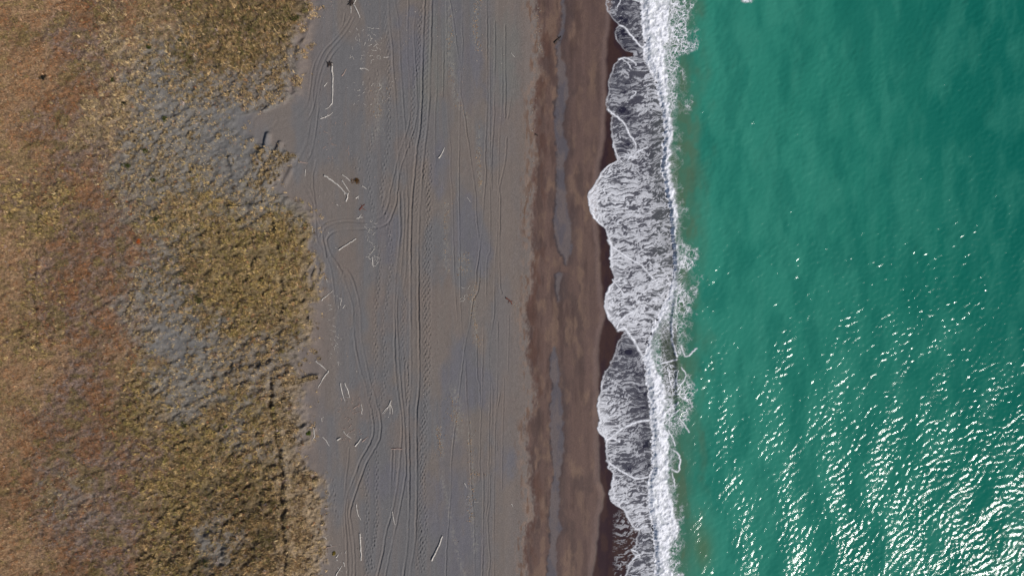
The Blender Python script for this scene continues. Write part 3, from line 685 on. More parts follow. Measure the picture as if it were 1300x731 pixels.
def sea_z(xq, yq, pxq, pyq):
    out = sstep(860, 900, pxq)
    calm = .25 + .75 * out
    gust = .5 + 1.05 * fbm(xq / 9, yq / 7, 151, 4)
    zz = tile(W1, xq, yq) * .145 * calm * gust + tile(W2, xq, yq) * .035 * (.3 + .7 * out)
    sw = np.sin((xq + (fbm(xq / 30, yq / 25, 155, 2) - .5) * 14 + yq * .06) * 2 * np.pi / 9.5)
    zz = zz + sw * .095 * out
    bl = interp(BORE_L, pyq) + (fbm(pyq / 3.0, pxq * 0, 161, 3) - .5) * 5
    hb = interp(BORE_H, pyq)
    t = pxq - bl
    zz = zz + hb * sstep(0., 1., (t + .5) / interp(BORE_W, pyq)) * np.exp(-np.clip(t - 9, 0, None) / 26.0) + .02
    c2 = interp(CREST2, pyq) + (fbm(pyq / 4.0, pxq * 0, 165, 2) - .5) * 3
    t2 = pxq - c2
    f2 = sstep(360, 395, pyq) * sstep(545, 510, pyq)
    zz = zz + f2 * .34 * sstep(-3.0, 1.5, t2) * np.exp(-np.clip(t2 - 2, 0, None) / 14.0)
    return zz
sx = np.concatenate([seq(20.5, 34, .18), seq(34, 96, .175), [100, 115, 150, 300, 900, 4000]])
sy = np.concatenate([[-4000, -900, -300, -120, -75], seq(-57, 57.01, .178), [75, 120, 300, 900, 4000]])
SX, SY = np.meshgrid(sx, sy); sshp = SX.shape
a_, b_ = SX.ravel(), SY.ravel()
spx, spy = 650 + a_ / S, 365.5 - b_ / S
scx, scy = np.clip(spx, 700, 1420), np.clip(spy, -75, 805)
nearw = (np.abs(b_) < 58) & (a_ < 98)
szz = np.where(nearw, sea_z(a_, b_, scx, scy), 0.0)
bl = interp(BORE_L, scy); br = interp(BORE_R, scy)
szz = szz - .10 * sstep(-3, 2, scx - bl) * sstep(3, -3, scx - br)
offs = sstep(880, 1330, scx + (fbm(scx / 60, scy / 60, 171, 3) - .5) * 160)
sc = mix(np.tile(lin(46, 124, 107), (len(a_), 1)), lin(18, 103, 88), offs)
sc = mix(sc, lin(12, 93, 82), sstep(1130, 1400, scx + (365 - scy) * .35) * .7)
sc = mix(sc, lin(62, 136, 118), sstep(.42, .72, fbm(scx / 16, scy / 46, 175, 4)) * .26)
sc = mix(sc, lin(14, 96, 84), sstep(.42, .72, fbm(scx / 17, scy / 45, 179, 4)) * .45)
murk = sstep(908, 856, scx + (fbm(scx / 14, scy / 30, 183, 3) - .5) * 36)
sc = mix(sc, lin(70, 98, 78), murk * .75)
sc = mix(sc, lin(88, 92, 68), murk * sstep(.5, .66, fbm(scx / 12, scy / 22, 187, 3)) * .35)
sc = mix(sc, lin(78, 100, 70), np.exp(-((scx - 893) / 12) ** 2 - ((scy - 697) / 26) ** 2) * .7)
olive = sstep(836, 842, scx - (scy - 440) * .05) * sstep(862, 857, scx) * sstep(400, 420, scy) * sstep(520, 495, scy)
sc = mix(sc, lin(66, 70, 62), olive * .85)
SV = np.stack([a_, b_, szz], 1)
SF = grid_faces(*sshp).reshape(-1, 4)
fx_ = scx[SF].mean(1); fy_ = scy[SF].mean(1)
SF = SF[fx_ > interp(BORE_L, fy_) + 1.5]
SV, SF, sc = submesh(SV, SF, sc.astype(np.float32))
tag(link('sea', make_mesh('sea', SV, SF, sc, True), M_SEA), kind='structure')

# ---------------------------------------------------------------- foam: swash sheets, the white bore and the lace behind it
FD = 0.084
gx = seq((740 - 650) * S, (896 - 650) * S, FD); gy = seq(-57, 57, FD)
FX, FY = np.meshgrid(gx, gy); fshp = FX.shape
fx, fy = FX.ravel(), FY.ravel()
fpx, fpy = 650 + fx / S, 365.5 - fy / S
sn = (fbm(fpy / 5.0, fpx / 12, 301, 3) - .5) * 3.6 + (fbm(fpy / 11, fpx / 30, 303, 2) - .5) * 3
front = interp(SWASH, fpy) + sn
bl = interp(BORE_L, fpy) + (fbm(fpy / 3.0, fpx * 0, 161, 3) - .5) * 5
br = interp(BORE_R, fpy) + (fbm(fpy / 4, fpx / 8, 305, 3) - .5) * 9
lr = interp(LACE_R, fpy) + (fbm(fpy / 6, fpx / 6, 309, 3) - .5) * 22
DC = np.array([(780,10,.38),(800,10,.26),(790,25,.36),(805,40,.38),(812,30,.3),(788,52,.12),(800,55,.14),(810,72,.42),(780,95,.32),(795,90,.5),(790,110,.16),(810,100,.55),(825,112,.62),
 (800,125,.4),(780,125,.42),(795,140,.24),(815,140,.55),(830,130,.6),(838,160,.45),(830,175,.36),(785,165,.4),(783,180,.5),(795,185,.3),(805,165,.36),(815,180,.5),(800,197,.66),(770,225,.66),
 (755,245,.8),(760,265,.8),(790,230,.6),(820,225,.52),(835,215,.38),(840,235,.38),(790,260,.74),(820,255,.6),(842,270,.48),(775,285,.62),(800,290,.58),(830,290,.54),(848,310,.45),(790,305,.6),
 (820,320,.64),(848,335,.5),(780,325,.74),(782,345,.78),(800,345,.55),(815,350,.58),(835,345,.74),(845,360,.85),(775,380,.82),(775,400,.84),(795,385,.76),(800,405,.78),(820,380,.74),
 (840,375,.8),(815,420,.72),(825,450,.78),(840,395,.72),(842,425,.14),(850,440,.03),(845,460,.05),(850,480,.05),(850,500,.08),(790,440,.3),(785,460,.4),(800,455,.24),(810,472,.36),
 (772,495,.56),(800,490,.46),(818,495,.3),(768,515,.78),(775,535,.76),(790,515,.6),(805,520,.42),(820,520,.22),(765,545,.84),(800,545,.5),(820,548,.34),(815,560,.2),(800,555,.5),(790,565,.55),
 (780,575,.6),(805,575,.6),(820,585,.3),(800,590,.26),(785,588,.4),(778,600,.55),(785,615,.72),(780,630,.82),(800,630,.6),(815,625,.58),(795,645,.72),(810,655,.7),(805,605,.5),
 (815,685,.5),(825,690,.45),(815,705,.58),(805,720,.5),(825,720,.6),(800,728,.55),(790,-30,.4),(800,760,.5),(790,780,.7)], np.float32)
dens = np.zeros(len(fx), np.float32); wsum = np.zeros(len(fx), np.float32)
for (qx, qy, qd) in DC:
    w = 1.0 / (((fpx - qx) ** 2 + (fpy - qy) ** 2) + 12.0) ** 1.7
    dens += (w * qd).astype(np.float32); wsum += w.astype(np.float32)
dens /= wsum
dens = dens * .90
def uniform(n):
    q = np.quantile(n[::37], np.linspace(0, 1, 65)); return np.interp(n, q, np.linspace(0, 1, 65)).astype(np.float32)
# strands drawn out along the run of the water
ang = R(14) + (fbm(fpx / 25, fpy / 25, 313, 2) - .5) * 1.3
wpx = fpx + (fbm(fpx / 12, fpy / 9, 317, 2) - .5) * 8; wpy = fpy + (fbm(fpx / 12, fpy / 9, 319, 2) - .5) * 7 + (fbm(fpx / 3, fpy / 3, 318, 2) - .5) * 2.2
uu = wpx * np.cos(ang.mean()) - wpy * np.sin(ang.mean()) + (ang - ang.mean()) * 30
vv = wpx * np.sin(ang.mean()) + wpy * np.cos(ang.mean()) + (ang - ang.mean()) * 8
s1 = uniform(.6 * fbm(uu / 9.0, vv / 1.8, 321, 3) + .4 * (1 - np.abs(2 * fbm(uu / 5.5, vv / 1.8, 325, 3) - 1)))
s2 = uniform(fbm(uu / 3.2, vv / 1.1, 329, 3))
s3 = uniform(fbm(wpx / 11, wpy / 6, 330, 3))
s = uniform(s1 * .5 + s2 * .34 + s3 * .22)
soft = .13 + .20 * sstep(.62, .85, dens) + .16 * sstep(.5, .25, dens)
lacy = sstep(1 - dens - soft, 1 - dens + soft, s)
aw = lacy * (.22 + .36 * sstep(.15, .75, dens)) * (.7 + .5 * s2) + dens * .13 + .04 * s3
# smooth milky sheet close behind the fronts
beh = fpx - front
aw = np.maximum(aw, sstep(24, 3, beh) * sstep(.5, .75, dens) * (.34 + .30 * s1))
# thicker foam rims, and the older fronts within the swash
rim_w = np.where(beh > 1.2, 1.0 + 2.6 * sstep(.3, .8, dens), .9)
rim = np.exp(-((beh - 1.2) / rim_w) ** 2) * (.15 + 1.2 * fbm(fpy / 9, fpx / 9, 333, 3)) * (.45 + .55 * sstep(.3, .65, dens))
LINES = [(1.1, [(786,33),(792,35),(805,50),(812,58),(819,63)]), (1.0, [(785,76),(793,74),(802,77),(808,83)]), (.8, [(790,75),(797,81),(801,88)]), (1.2, [(771,139),(779,146),(790,154),(794,161),(798,169),(803,177),(807,184)]),
         (1.0, [(797,203),(800,199),(804,200),(807,195),(813,191),(822,187)]), (1.3, [(772,305),(775,311),(788,321),(800,329),(813,336),(822,346),(832,356)]),
         (1.8, [(785,419),(792,416),(797,422),(802,429),(810,442),(818,456),(823,466),(827,476)]), (1.3, [(783,416),(786,408),(795,400),(808,392)]),
         (1.5, [(769,559),(775,555),(783,548),(795,541),(810,535),(826,533)]), (1.2, [(769,559),(778,556),(786,560)]), (1.2, [(770,584),(780,592),(790,598),(800,604),(810,607),(822,605)]),
         (.8, [(749,266),(756,270),(766,275)]), (1.6, [(806,671),(811,671),(815,668),(821,667)]), (1.0, [(801,697),(808,700),(813,708)]), (1.0, [(797,717),(806,707),(812,703)]), (1.1, [(800,-3),(804,0),(815,3)]),
         (.7, [(783,10),(787,3),(790,-5)]), (.8, [(776,211),(774,215),(776,219)]), (.7, [(800,124),(805,121),(807,117),(803,116)]), (.6, [(777,184),(785,200),(791,207)]), (.7, [(777,355),(783,362),(790,371)]),
         (1.0, [(858,456),(848,459),(840,461)]), (.7, [(847,466),(849,472),(853,470)]), (.7, [(849,472),(850,482),(853,492)]), (.9, [(843,524),(852,518),(860,510)]), (.9, [(844,537),(852,527),(860,520)]),
         (.8, [(862,530),(868,538),(874,548)]), (1.0, [(852,595),(860,598),(863,588),(861,576),(855,571)]), (.8, [(853,600),(855,608),(856,618)]), (.8, [(848,545),(853,555),(856,565)]),
         (1.2, [(852,410),(853,430),(856,445),(859,452)]), (.7, [(864,466),(870,474),(868,482),(862,490)]), (.7, [(860,470),(858,480),(855,488)]), (.9, [(864,438),(868,450),(872,452),(884,442)])]
line = np.zeros(len(fx), np.float32); L2 = line.reshape(fshp)
for w, pts in LINES:
    q = spline(pts, .45); qx_, qy_ = (q[:, 0] - 650) * S, (365.5 - q[:, 1]) * S
    qx_ = qx_ + (vnoise(np.arange(len(q)) / 5.0, np.full(len(q), w * 7), 9) - .5) * .25
    n = 9
    for k in range(len(q)):
        ci, cj = int((qy_[k] - gy[0]) / FD), int((qx_[k] - gx[0]) / FD)
        if ci < n or cj < n or ci > fshp[0] - n - 1 or cj > fshp[1] - n - 1: continue
        yy = gy[ci - n:ci + n] - qy_[k]; xx = gx[cj - n:cj + n] - qx_[k]
        d2 = (xx[None, :] ** 2 + yy[:, None] ** 2) / (w * .13) ** 2
        win = L2[ci - n:ci + n, cj - n:cj + n]; np.maximum(win, np.exp(-d2), out=win)
inside = sstep(-.6, .6, beh)
a = np.maximum(np.maximum(aw, rim), 0) * inside
# faint scummy film left behind low on the shore
scum = sstep(775, 786, fpx) * sstep(642, 662, fpy) * sstep(2, -1, beh) * sstep(.5, .9, s) * .35
a = np.maximum(a, scum * (fpx < 812))
west = sstep(1.0, -1.0, fpx - bl)
# the bore
bn = uniform(fbm(fpx / 3.0, fpy / 3.0, 341, 4))
bore = sstep(-2.6, -.6, fpx - bl + (fbm(fpx / 2.5, fpy / 2.5, 347, 2) - .5) * 4) * sstep(3, -3, fpx - br)
ab = bore * np.clip(.72 + .5 * (bn - .25), 0, 1)
# lace: edges of drawn-out cells
def cells(qx, qy, cs, seed):
    r = np.random.default_rng(seed)
    G = r.random((256, 256, 2)).astype(np.float32)
    ix = np.floor(qx / cs).astype(int); iy = np.floor(qy / cs).astype(int)
    f1 = np.full(len(qx), 9., np.float32); f2 = f1.copy()
    for dx in (-1, 0, 1):
        for dy in (-1, 0, 1):
            g = G[(iy + dy) & 255, (ix + dx) & 255]
            dd = np.hypot(qx / cs - (ix + dx + g[:, 0]), qy / cs - (iy + dy + g[:, 1])).astype(np.float32)
            f2 = np.where(dd < f1, f1, np.minimum(f2, dd)); f1 = np.minimum(f1, dd)
    return f2 - f1
lx = fpx + (fbm(fpx / 5, fpy / 5, 351, 3) - .5) * 9; ly = fpy + (fbm(fpx / 5, fpy / 5, 355, 3) - .5) * 9
e1 = cells(lx, ly, 6.5, 1); e2 = cells(lx * 1.1, ly, 3.2, 2)
lace_d = sstep(2, -14, fpx - lr) * sstep(-4, 4, fpx - br)
patch = sstep(.36, .60, fbm(fpx / 12, fpy / 16, 359, 3) + .10 * sstep(130, 60, fpy) + .06 * sstep(690, 720, fpy))
thin = interp([(-70, 1.0), (60, 1.0), (75, .75), (130, .75), (150, .35), (235, .3), (255, .45), (300, .5), (320, .9), (380, 1.0), (410, .6), (440, .5), (480, .8), (530, 1.0), (545, .4), (600, .4), (640, .55), (660, .9), (731, 1.0), (800, 1.0)], fpy)
e = np.maximum(sstep(.20, .02, e1), sstep(.22, .03, e2) * .65)
al = lace_d * e * np.clip(patch * thin + .10, 0, 1)
al = np.maximum(al, lace_d * sstep(14, 0, fpx - br) * sstep(.45, .8, s2) * thin * .8)
# no swash sheet over the smooth wave back
east = 1 - west
sheetE = a * sstep(370, 384, fpy) * sstep(505, 478, fpy) * sstep(862, 852, fpx) * (fpx < 862)
sheetE = np.where(fpy < 430, sheetE, sheetE * sstep(5, 0, fpx - br))
A = np.maximum(np.maximum(a * sstep(3., 1., fpx - bl), ab), np.maximum(al, np.maximum(sheetE, line * .95 * (.7 + .5 * bn))))
A = np.maximum(A, np.exp(-((fpx - 944) / 9) ** 2) * 0)
A = np.clip(A, 0, 1).astype(np.float32)
gz = ground(fx, fy)
zw = sea_z(fx, fy, fpx, fpy)
seaside = sstep(-.5, .5, fpx - bl)
zf = np.where(fpx > bl - .5, np.maximum(zw, gz + .02) + .03, gz + .03 + .02 * sstep(12, 0, bl - fpx))
zf = zf + A * (.012 + .02 * s1) + bore * ((bn - .5) * .13 + (fbm(fpx / 7, fpy / 7, 345, 2) - .5) * .22) + a * west * (lacy * .03 + rim * .03)
zf = zf + line * .03
FV = np.stack([fx, fy, zf], 1)
FF = grid_faces(*fshp).reshape(-1, 4)
FF = FF[A[FF].max(1) > .045]
FV, FF, A_ = submesh(FV, FF, A)
tag(link('sea_foam', make_mesh('sea_foam', FV, FF, None, True, {'alpha': A_}), M_FOAM), 'white lacy surf foam spread between the dark wet sand and the green sea', 'foam', kind='stuff')

# ---------------------------------------------------------------- dune vegetation
KC = [  # colours of the blades for each kind
 [(170,132,96),(154,120,88),(182,146,108),(140,106,76),(150,124,78),(164,112,66)],
 [(146,118,104),(124,100,92),(162,142,136),(112,90,80),(166,132,96),(156,104,62)],
 [(170,148,106),(150,130,92),(140,128,112),(180,156,110)],
 [(166,146,110),(140,130,110)],
 [(162,130,78),(132,112,64),(116,102,54),(178,144,94),(146,118,72),(106,96,50)],
 [(178,148,84),(158,136,70),(138,122,56),(188,156,96),(130,116,58),(168,138,88)],
 [(184,154,106),(170,142,96),(192,164,114),(152,130,86)],
 [(168,98,52),(130,114,56),(150,108,70),(122,106,52),(150,122,94),(182,108,50)],
 [(172,144,98),(150,124,80),(132,112,76),(162,134,88)]]
def dry(c3, t=.17):                                      # sun-dried: part of the colour bleached out
    g = c3 @ np.array([.3, .55, .15], np.float32); return (c3 * (1 - t) + g[..., None] * t * np.array([1.04, 1.0, .95], np.float32)).astype(np.float32)
KCL = [dry(np.stack([lin(*q) for q in k])) for k in KC]
KCOV = np.array([.85, .85, .58, .05, 1.0, 1.0, .85, .85, .6]); KLEN = np.array([.24, .24, .28, .2, .50, .44, .46, .24, .40]); KTILT = np.array([.7, .75, .6, .7, .75, .75, .8, .7, .7])
cand = 275000
wx0, wx1, wy0, wy1 = -93.0, -30.0, -56.5, 56.5
tx = rng.uniform(wx0, wx1, cand); ty = rng.uniform(wy0, wy1, cand)
tpx, tpy = to_px(tx, ty)
ed = interp(DUNE_EDGE, tpy) + (fbm(tpx / 8, tpy / 8, 5, 4) - .5) * 30
kw = kind_weights(tpx, tpy)
cum = np.cumsum(kw, 0); kk = (cum < rng.random(cand)[None, :]).sum(0).clip(0, 8)
cov = KCOV[kk]
clump = sstep(.44, .58, fbm(tx / .9, ty / .7, 401, 2))
cov = np.where(np.isin(kk, [2, 8]), cov * (.4 + 1.3 * clump), cov * (.55 + .6 * fbm(tx / 1.6, ty / 1.2, 405, 2)))
lq = lumps(tx, ty)
cov = cov * np.where(np.isin(kk, [4, 5, 6, 8, 2]), .22 + .95 * sstep(-.10, .12, lq), .5 + .6 * sstep(-.15, .1, lq))
cov = cov * np.where(sstep(36, 0, ed - tpx) * .85 > fbm(tx / 2.2, ty / 1.8, 407, 3) + .08, .15, 1.0)
fringe = sstep(24, 2, tpx - ed)                           # sparse stalks on the blown sand in front
frn = sstep(.56, .66, fbm(tpx / 7, tpy / 7, 409, 2)) * ((tpy < 130) * 1.0 + .35)
cov = np.where(tpx < ed, cov, fringe * frn * .7)
kk = np.where(tpx < ed, kk, 8)
keep = rng.random(cand) < cov
tx, ty, kk, tpx, tpy = tx[keep], ty[keep], kk[keep], tpx[keep], tpy[keep]
tz = ground(tx, ty)
def tufts(tx, ty, tz, kk, nb, name, label, cat):
    n = len(tx)
    if n == 0: return
    lean = math.atan2(.5, 1.0) + rng.normal(0, .5, n) + np.where(rng.random(n) < .25, np.pi, 0)
    ln = KLEN[kk] * rng.uniform(.7, 1.4, n)
    tcol = np.zeros((n, 3), np.float32)
    tone = fbm(tx / 2.5, ty / 2.5, 421, 3)
    for k in range(9):
        m = kk == k
        if m.any():
            C_ = KCL[k]; q = np.clip(((tone[m] - .5) * 2.2 + .5 + rng.normal(0, .28, m.sum())) * len(C_), 0, len(C_) - 1).astype(int)
            tcol[m] = C_[q]
    low = np.isin(kk, [0, 1, 7]); mq = moss(tx, ty); pick = rng.random(n)
    tcol[low & (mq > .575) & (pick < .55)] = lin(140, 124, 76)
    tcol[low & (mq < .42) & (pick < .45)] = lin(158, 108, 68)
    odd = rng.random(n) < .2                                # strays of the neighbouring growth
    tcol[odd] = np.concatenate([KCL[0], KCL[1], KCL[6], KCL[8]])[rng.integers(0, 20, odd.sum())]
    dead_shade = rng.random(n) < np.where(low, .22, .12)                              # old dark stems, also painting in the shaded gaps between tufts
    tcol[dead_shade] = lin(84, 70, 56) * rng.uniform(.6, 1.2, dead_shade.sum())[:, None]
    tcol *= np.array([1.2, 1.2, 1.3, 1.3, 1.42, 1.38, 1.28, 1.15, 1.35])[kk][:, None].astype(np.float32)
    tcol *= np.exp(rng.normal(0, .2, n))[:, None].astype(np.float32)
    V = np.zeros((n, nb, 3, 3), np.float32); C = np.zeros((n, nb, 3, 3), np.float32)
    for b in range(nb):
        dirn = lean + rng.normal(0, .9, n)
        tilt = KTILT[kk] * rng.uniform(.5, 1.25, n)
        L = ln * rng.uniform(.6, 1.15, n)
        bx = tx + rng.normal(0, .10, n); by = ty + rng.normal(0, .10, n)
        w = rng.uniform(.020, .036, n) * (.6 + ln)
        ox, oy = -np.sin(dirn) * w, np.cos(dirn) * w
        V[:, b, 0] = np.stack([bx + ox, by + oy, tz - .03], 1)
        V[:, b, 1] = np.stack([bx - ox, by - oy, tz - .03], 1)
        V[:, b, 2] = np.stack([bx + np.cos(dirn) * L * np.sin(tilt), by + np.sin(dirn) * L * np.sin(tilt), tz + L * np.cos(tilt)], 1)
        C[:, b] = (tcol * rng.uniform(.82, 1.18, n)[:, None])[:, None, :]
    V = V.reshape(-1, 3); C = C.reshape(-1, 3)
    Fc = np.arange(len(V), dtype=np.int32).reshape(-1, 3)
    tag(link(name, make_mesh(name, V, Fc, C, False), M_LEAF), label, cat, kind='stuff')
for ks, nb, name, label, cat in [((0,), 5, 'flat_grass', 'short tan dry grass covering the flat ground inland', 'grass'),
                                 ((1, 7), 6, 'heath', 'low purple brown and rust heath on the flat behind the dunes', 'heath'),
                                 ((4, 5, 6), 8, 'dune_grass', 'thick olive and straw coloured dune grass along the dune ridge', 'grass'),
                                 ((2, 3, 8), 6, 'sparse_grass', 'thin scattered dry grass on grey blown sand', 'grass')]:
    m = np.isin(kk, ks)
    tufts(tx[m], ty[m], tz[m], kk[m], nb, name, label, cat)

# single tussocks standing on the bare grey sand
def tussock_mesh(name, nb, r, h, cols, seed, lean=.5):
    g = np.random.default_rng(seed)
    V = []; C = []
    for _ in range(nb):
        a0 = g.uniform(0, 2 * np.pi); rr = r * .55 * math.sqrt(g.random()); dirn = a0 + g.normal(0, .5) ; L = h * g.uniform(.7, 1.3); t = g.uniform(.25, 1.2); w = g.uniform(.03, .06)
        bx, by = rr * math.cos(a0), rr * math.sin(a0); ox, oy = -math.sin(dirn) * w, math.cos(dirn) * w
        ex, ey = bx + math.cos(dirn) * L * math.sin(t) + lean * .3 * L, by + math.sin(dirn) * L * math.sin(t) + lean * .15 * L
        V += [(bx + ox, by + oy, -.06), (bx - ox, by - oy, -.06), (ex, ey, L * math.cos(t))]
        c_ = dry(lin(*cols[g.integers(len(cols))])) * g.uniform(.8, 1.2)
        C += [c_, c_, c_]
    V = np.array(V, np.float32); return make_mesh(name, V, np.arange(len(V), dtype=np.int32).reshape(-1, 3), np.array(C, np.float32), False)
TM = [tussock_mesh('tussock', 46, random.uniform(.35, .55), random.uniform(.34, .48), KC[2][:2] + KC[8], 500 + i) for i in range(7)]
def in_zone(px, py, z): return z[0] < px < z[2] and z[1] < py < z[3]
ZONES = [((150, 60, 270, 128), 60, 'straw coloured tussock scattered on grey sand below the dark olive grass', 'tussocks on the upper grey sand'),
         ((150, 150, 285, 250), 80, 'straw coloured tussock scattered on grey sand beside the bare sandy fan', 'tussocks on the sand by the fan'),
         ((160, 300, 260, 470), 60, 'dull straw tussock around the small bare patch of grey sand inland', 'tussocks round the inland bare patch'),
         ((325, 168, 375, 240), 45, 'brown tussock on the little sand ridge at the mouth of the sandy fan', 'tussocks on the sand ridge')]
for zone, cnt, lab, grp in ZONES:
    n = tries = 0
    while n < cnt and tries < 4000:
        tries += 1
        qx = random.uniform(zone[0], zone[2]); qy = random.uniform(zone[1], zone[3])
        k = kind_weights(np.array([qx]), np.array([qy]))[:, 0]
        if k[2] + k[8] < .5 or qx > interp(DUNE_EDGE, qy) - 2: continue
        wx, wy = to_w(qx, qy); wx = float(wx); wy = float(wy)
        o = link('tussock', TM[n % 7], M_LEAF, None, (wx, wy, float(ground(wx, wy))), random.uniform(-.6, .6))
        o.scale = [random.uniform(.8, 1.35)] * 3
        tag(o, lab, 'tussock', grp); n += 1

LONE = [(373, 199, 'lone tussock at the seaward tip of the little sand ridge'), (400, 447, 'lone tussock on bare sand above the bent pair of logs'), (405, 455, 'lone tussock beside the upper end of the bent pair of logs'),
        (388, 457, 'lone low tussock between the dune edge and the bent pair of logs'), (381, 463, 'lone tussock against the dune edge near the bent pair of logs'), (296, 205, 'lone yellow tussock in the bare sandy fan')]
for (qx, qy, lab) in LONE + [(373 + i * 3.2, 486.5 - i * 1.0 + random.uniform(-.8, .8), 'tussock in the short slanting ridge of tufts below the bent logs') for i in range(10)]:
    wx, wy = to_w(qx, qy); wx = float(wx); wy = float(wy)
    o = link('tussock', TM[random.randrange(7)], M_LEAF, None, (wx, wy, float(ground(wx, wy))), random.uniform(-.6, .6)); o.scale = [random.uniform(.8, 1.1)] * 3
    tag(o, lab, 'tussock', 'tussocks of the slanting tuft ridge' if 'slanting' in lab else None)

# dark green shrubs
def shrub_mesh(seed, r, cols):
    g = np.random.default_rng(seed); V = []; C = []
    lobes = [(g.normal(0, r * .45), g.normal(0, r * .35), g.uniform(.45, .8) * r) for _ in range(6)]
    for _ in range(420):
        lx_, ly_, lr_ = lobes[g.integers(6)]
        th = g.uniform(0, 2 * np.pi); ph = math.acos(g.uniform(0, 1)); rr = lr_ * g.uniform(.55, 1.0)
        p = np.array([lx_ + rr * math.sin(ph) * math.cos(th), ly_ + rr * math.sin(ph) * math.sin(th), rr * math.cos(ph) * .8 + .02])
        a_ = g.normal(size=3); a_ /= np.linalg.norm(a_); b2 = np.cross(a_, g.normal(size=3)); b2 /= np.linalg.norm(b2) + 1e-6
        s_ = g.uniform(.05, .11)
        c_ = lin(*cols[g.integers(len(cols))]) * g.uniform(.7, 1.3)
        V += [p - a_ * s_, p + b2 * s_ * .6, p + a_ * s_]; C += [c_] * 3
    V = np.array(V, np.float32); return make_mesh('foliage', V, np.arange(len(V), dtype=np.int32).reshape(-1, 3), np.array(C, np.float32), False)
def tube(pts, rad, seg=7, seed=0, rough=.12):
    g = np.random.default_rng(seed); p = np.array(pts, float); V = []; Fc = []
    n = len(p)
    for i in range(n):
        t = p[min(i + 1, n - 1)] - p[max(i - 1, 0)]; t /= np.linalg.norm(t) + 1e-9
        up = np.array([0, 0, 1.0]) if abs(t[2]) < .9 else np.array([1.0, 0, 0])
        s1_ = np.cross(t, up); s1_ /= np.linalg.norm(s1_); s2_ = np.cross(s1_, t)
        for k in range(seg):
            an = 2 * np.pi * k / seg; r_ = rad[i] * (1 + g.normal(0, rough))
            V.append(p[i] + (s1_ * math.cos(an) + s2_ * math.sin(an)) * r_)
    for i in range(n - 1):
        for k in range(seg):
            Fc.append((i * seg + k, i * seg + (k + 1) % seg, (i + 1) * seg + (k + 1) % seg, (i + 1) * seg + k))
    for base, centre in ((0, p[0]), ((n - 1) * seg, p[-1])):
        ci = len(V); V.append(centre)
        for k in range(seg): Fc.append((base + k, base + (k + 1) % seg, ci, ci))
    return V, Fc
def tubes_mesh(name, tl):
    V = []; Q = []; T = []
    for pts, rad, seed in tl:
        v, f = tube(pts, rad, seed=seed); o = len(V); V += list(v)
        for q in f:
            q = tuple(i + o for i in q)
            (T.append(q[:3]) if q[2] == q[3] else Q.append(q))
    me = bpy.data.meshes.new(name); me.from_pydata([tuple(v) for v in V], [], Q + T); me.update()
    return me
GREEN = [(52, 62, 26), (66, 74, 30), (40, 48, 22), (84, 88, 38)]
for (qx, qy, r, lab, cols) in [
    (143, 102, .75, 'dark green shrub at the inland edge of the grey tussock sand', GREEN),
    (190, 60, .7, 'dark green shrub between the olive grass and grey sand', GREEN),
    (231, 50, .6, 'small green shrub within the dark olive grass', GREEN),
    (302, 43, .6, 'bright green shrub in the dune grass nearest the bare blown sand', [(78, 92, 30), (60, 72, 26)]),
    (157, 131, .6, 'small blackish shrub on grey sand below a larger green one', [(34, 38, 24), (44, 44, 26)]),
    (210, 151, .6, 'green shrub among tussocks above the bare sandy fan', GREEN),
    (183, 190, .7, 'green shrub with yellow grass round it on the tussock sand', GREEN),
    (162, 211, .7, 'round dark green shrub low on the tussock sand', GREEN),
    (195, 228, .6, 'flat green shrub at the lower end of the tussock sand', GREEN),
    (201, 278, .7, 'green shrub on the slope above the inland bare patch', GREEN),
    (253, 382, 1.0, 'big dark green shrub between yellow grass and grey lumpy sand', GREEN),
    (234, 539, .8, 'dark green shrub in the straw grass of the lower dune', GREEN),
    (287, 540, .4, 'tiny bright green shrub in straw grass near the long groove', [(96, 108, 34), (78, 92, 30)]),
    (261, 713, 1.1, 'dark green shrub beside the grey sandy hollow', GREEN),
    (393, 550, .45, 'small bright green shrub at the dune foot beside bleached sticks', [(92, 104, 36), (70, 84, 30)]),
    (177, 307, .55, 'bright orange moss cushion in purple heath', [(196, 96, 40), (176, 84, 36), (150, 80, 40)]),
    (55, 98, .55, 'blackish shrub on a pale sandy spot in the heath', [(30, 30, 26), (40, 40, 34)]),
    (376, 26, 1.0, 'lush dark green shrub on the seaward lip of the dune', GREEN),
    (453, 230, .75, 'brown dried bush lying on the beach beside the big log', [(96, 66, 30), (120, 86, 40), (70, 48, 26)]),
    (424, 702, .4, 'small yellow plant among sticks on the beach', [(150, 130, 60), (120, 104, 48)])]:
    wx, wy = to_w(qx, qy); wx = float(wx); wy = float(wy); gz_ = float(ground(wx, wy))
    e_ = bpy.data.objects.new('shrub', None); col.objects.link(e_); e_.location = (wx, wy, gz_); e_.empty_display_size = .3
    tag(e_, lab, 'shrub')
    link('foliage', shrub_mesh(int(qx * 7 + qy), r * .8, cols), M_LEAF, e_)
    st_ = [([(0, 0, -.1), (.05 * math.cos(a_), .05 * math.sin(a_), .1), (r * .5 * math.cos(a_), r * .5 * math.sin(a_), r * .45)], (.03, .025, .012), i) for i, a_ in enumerate((0, 2.1, 4.2))]
    link('stem', tubes_mesh('stem', st_), M_DARK, e_)

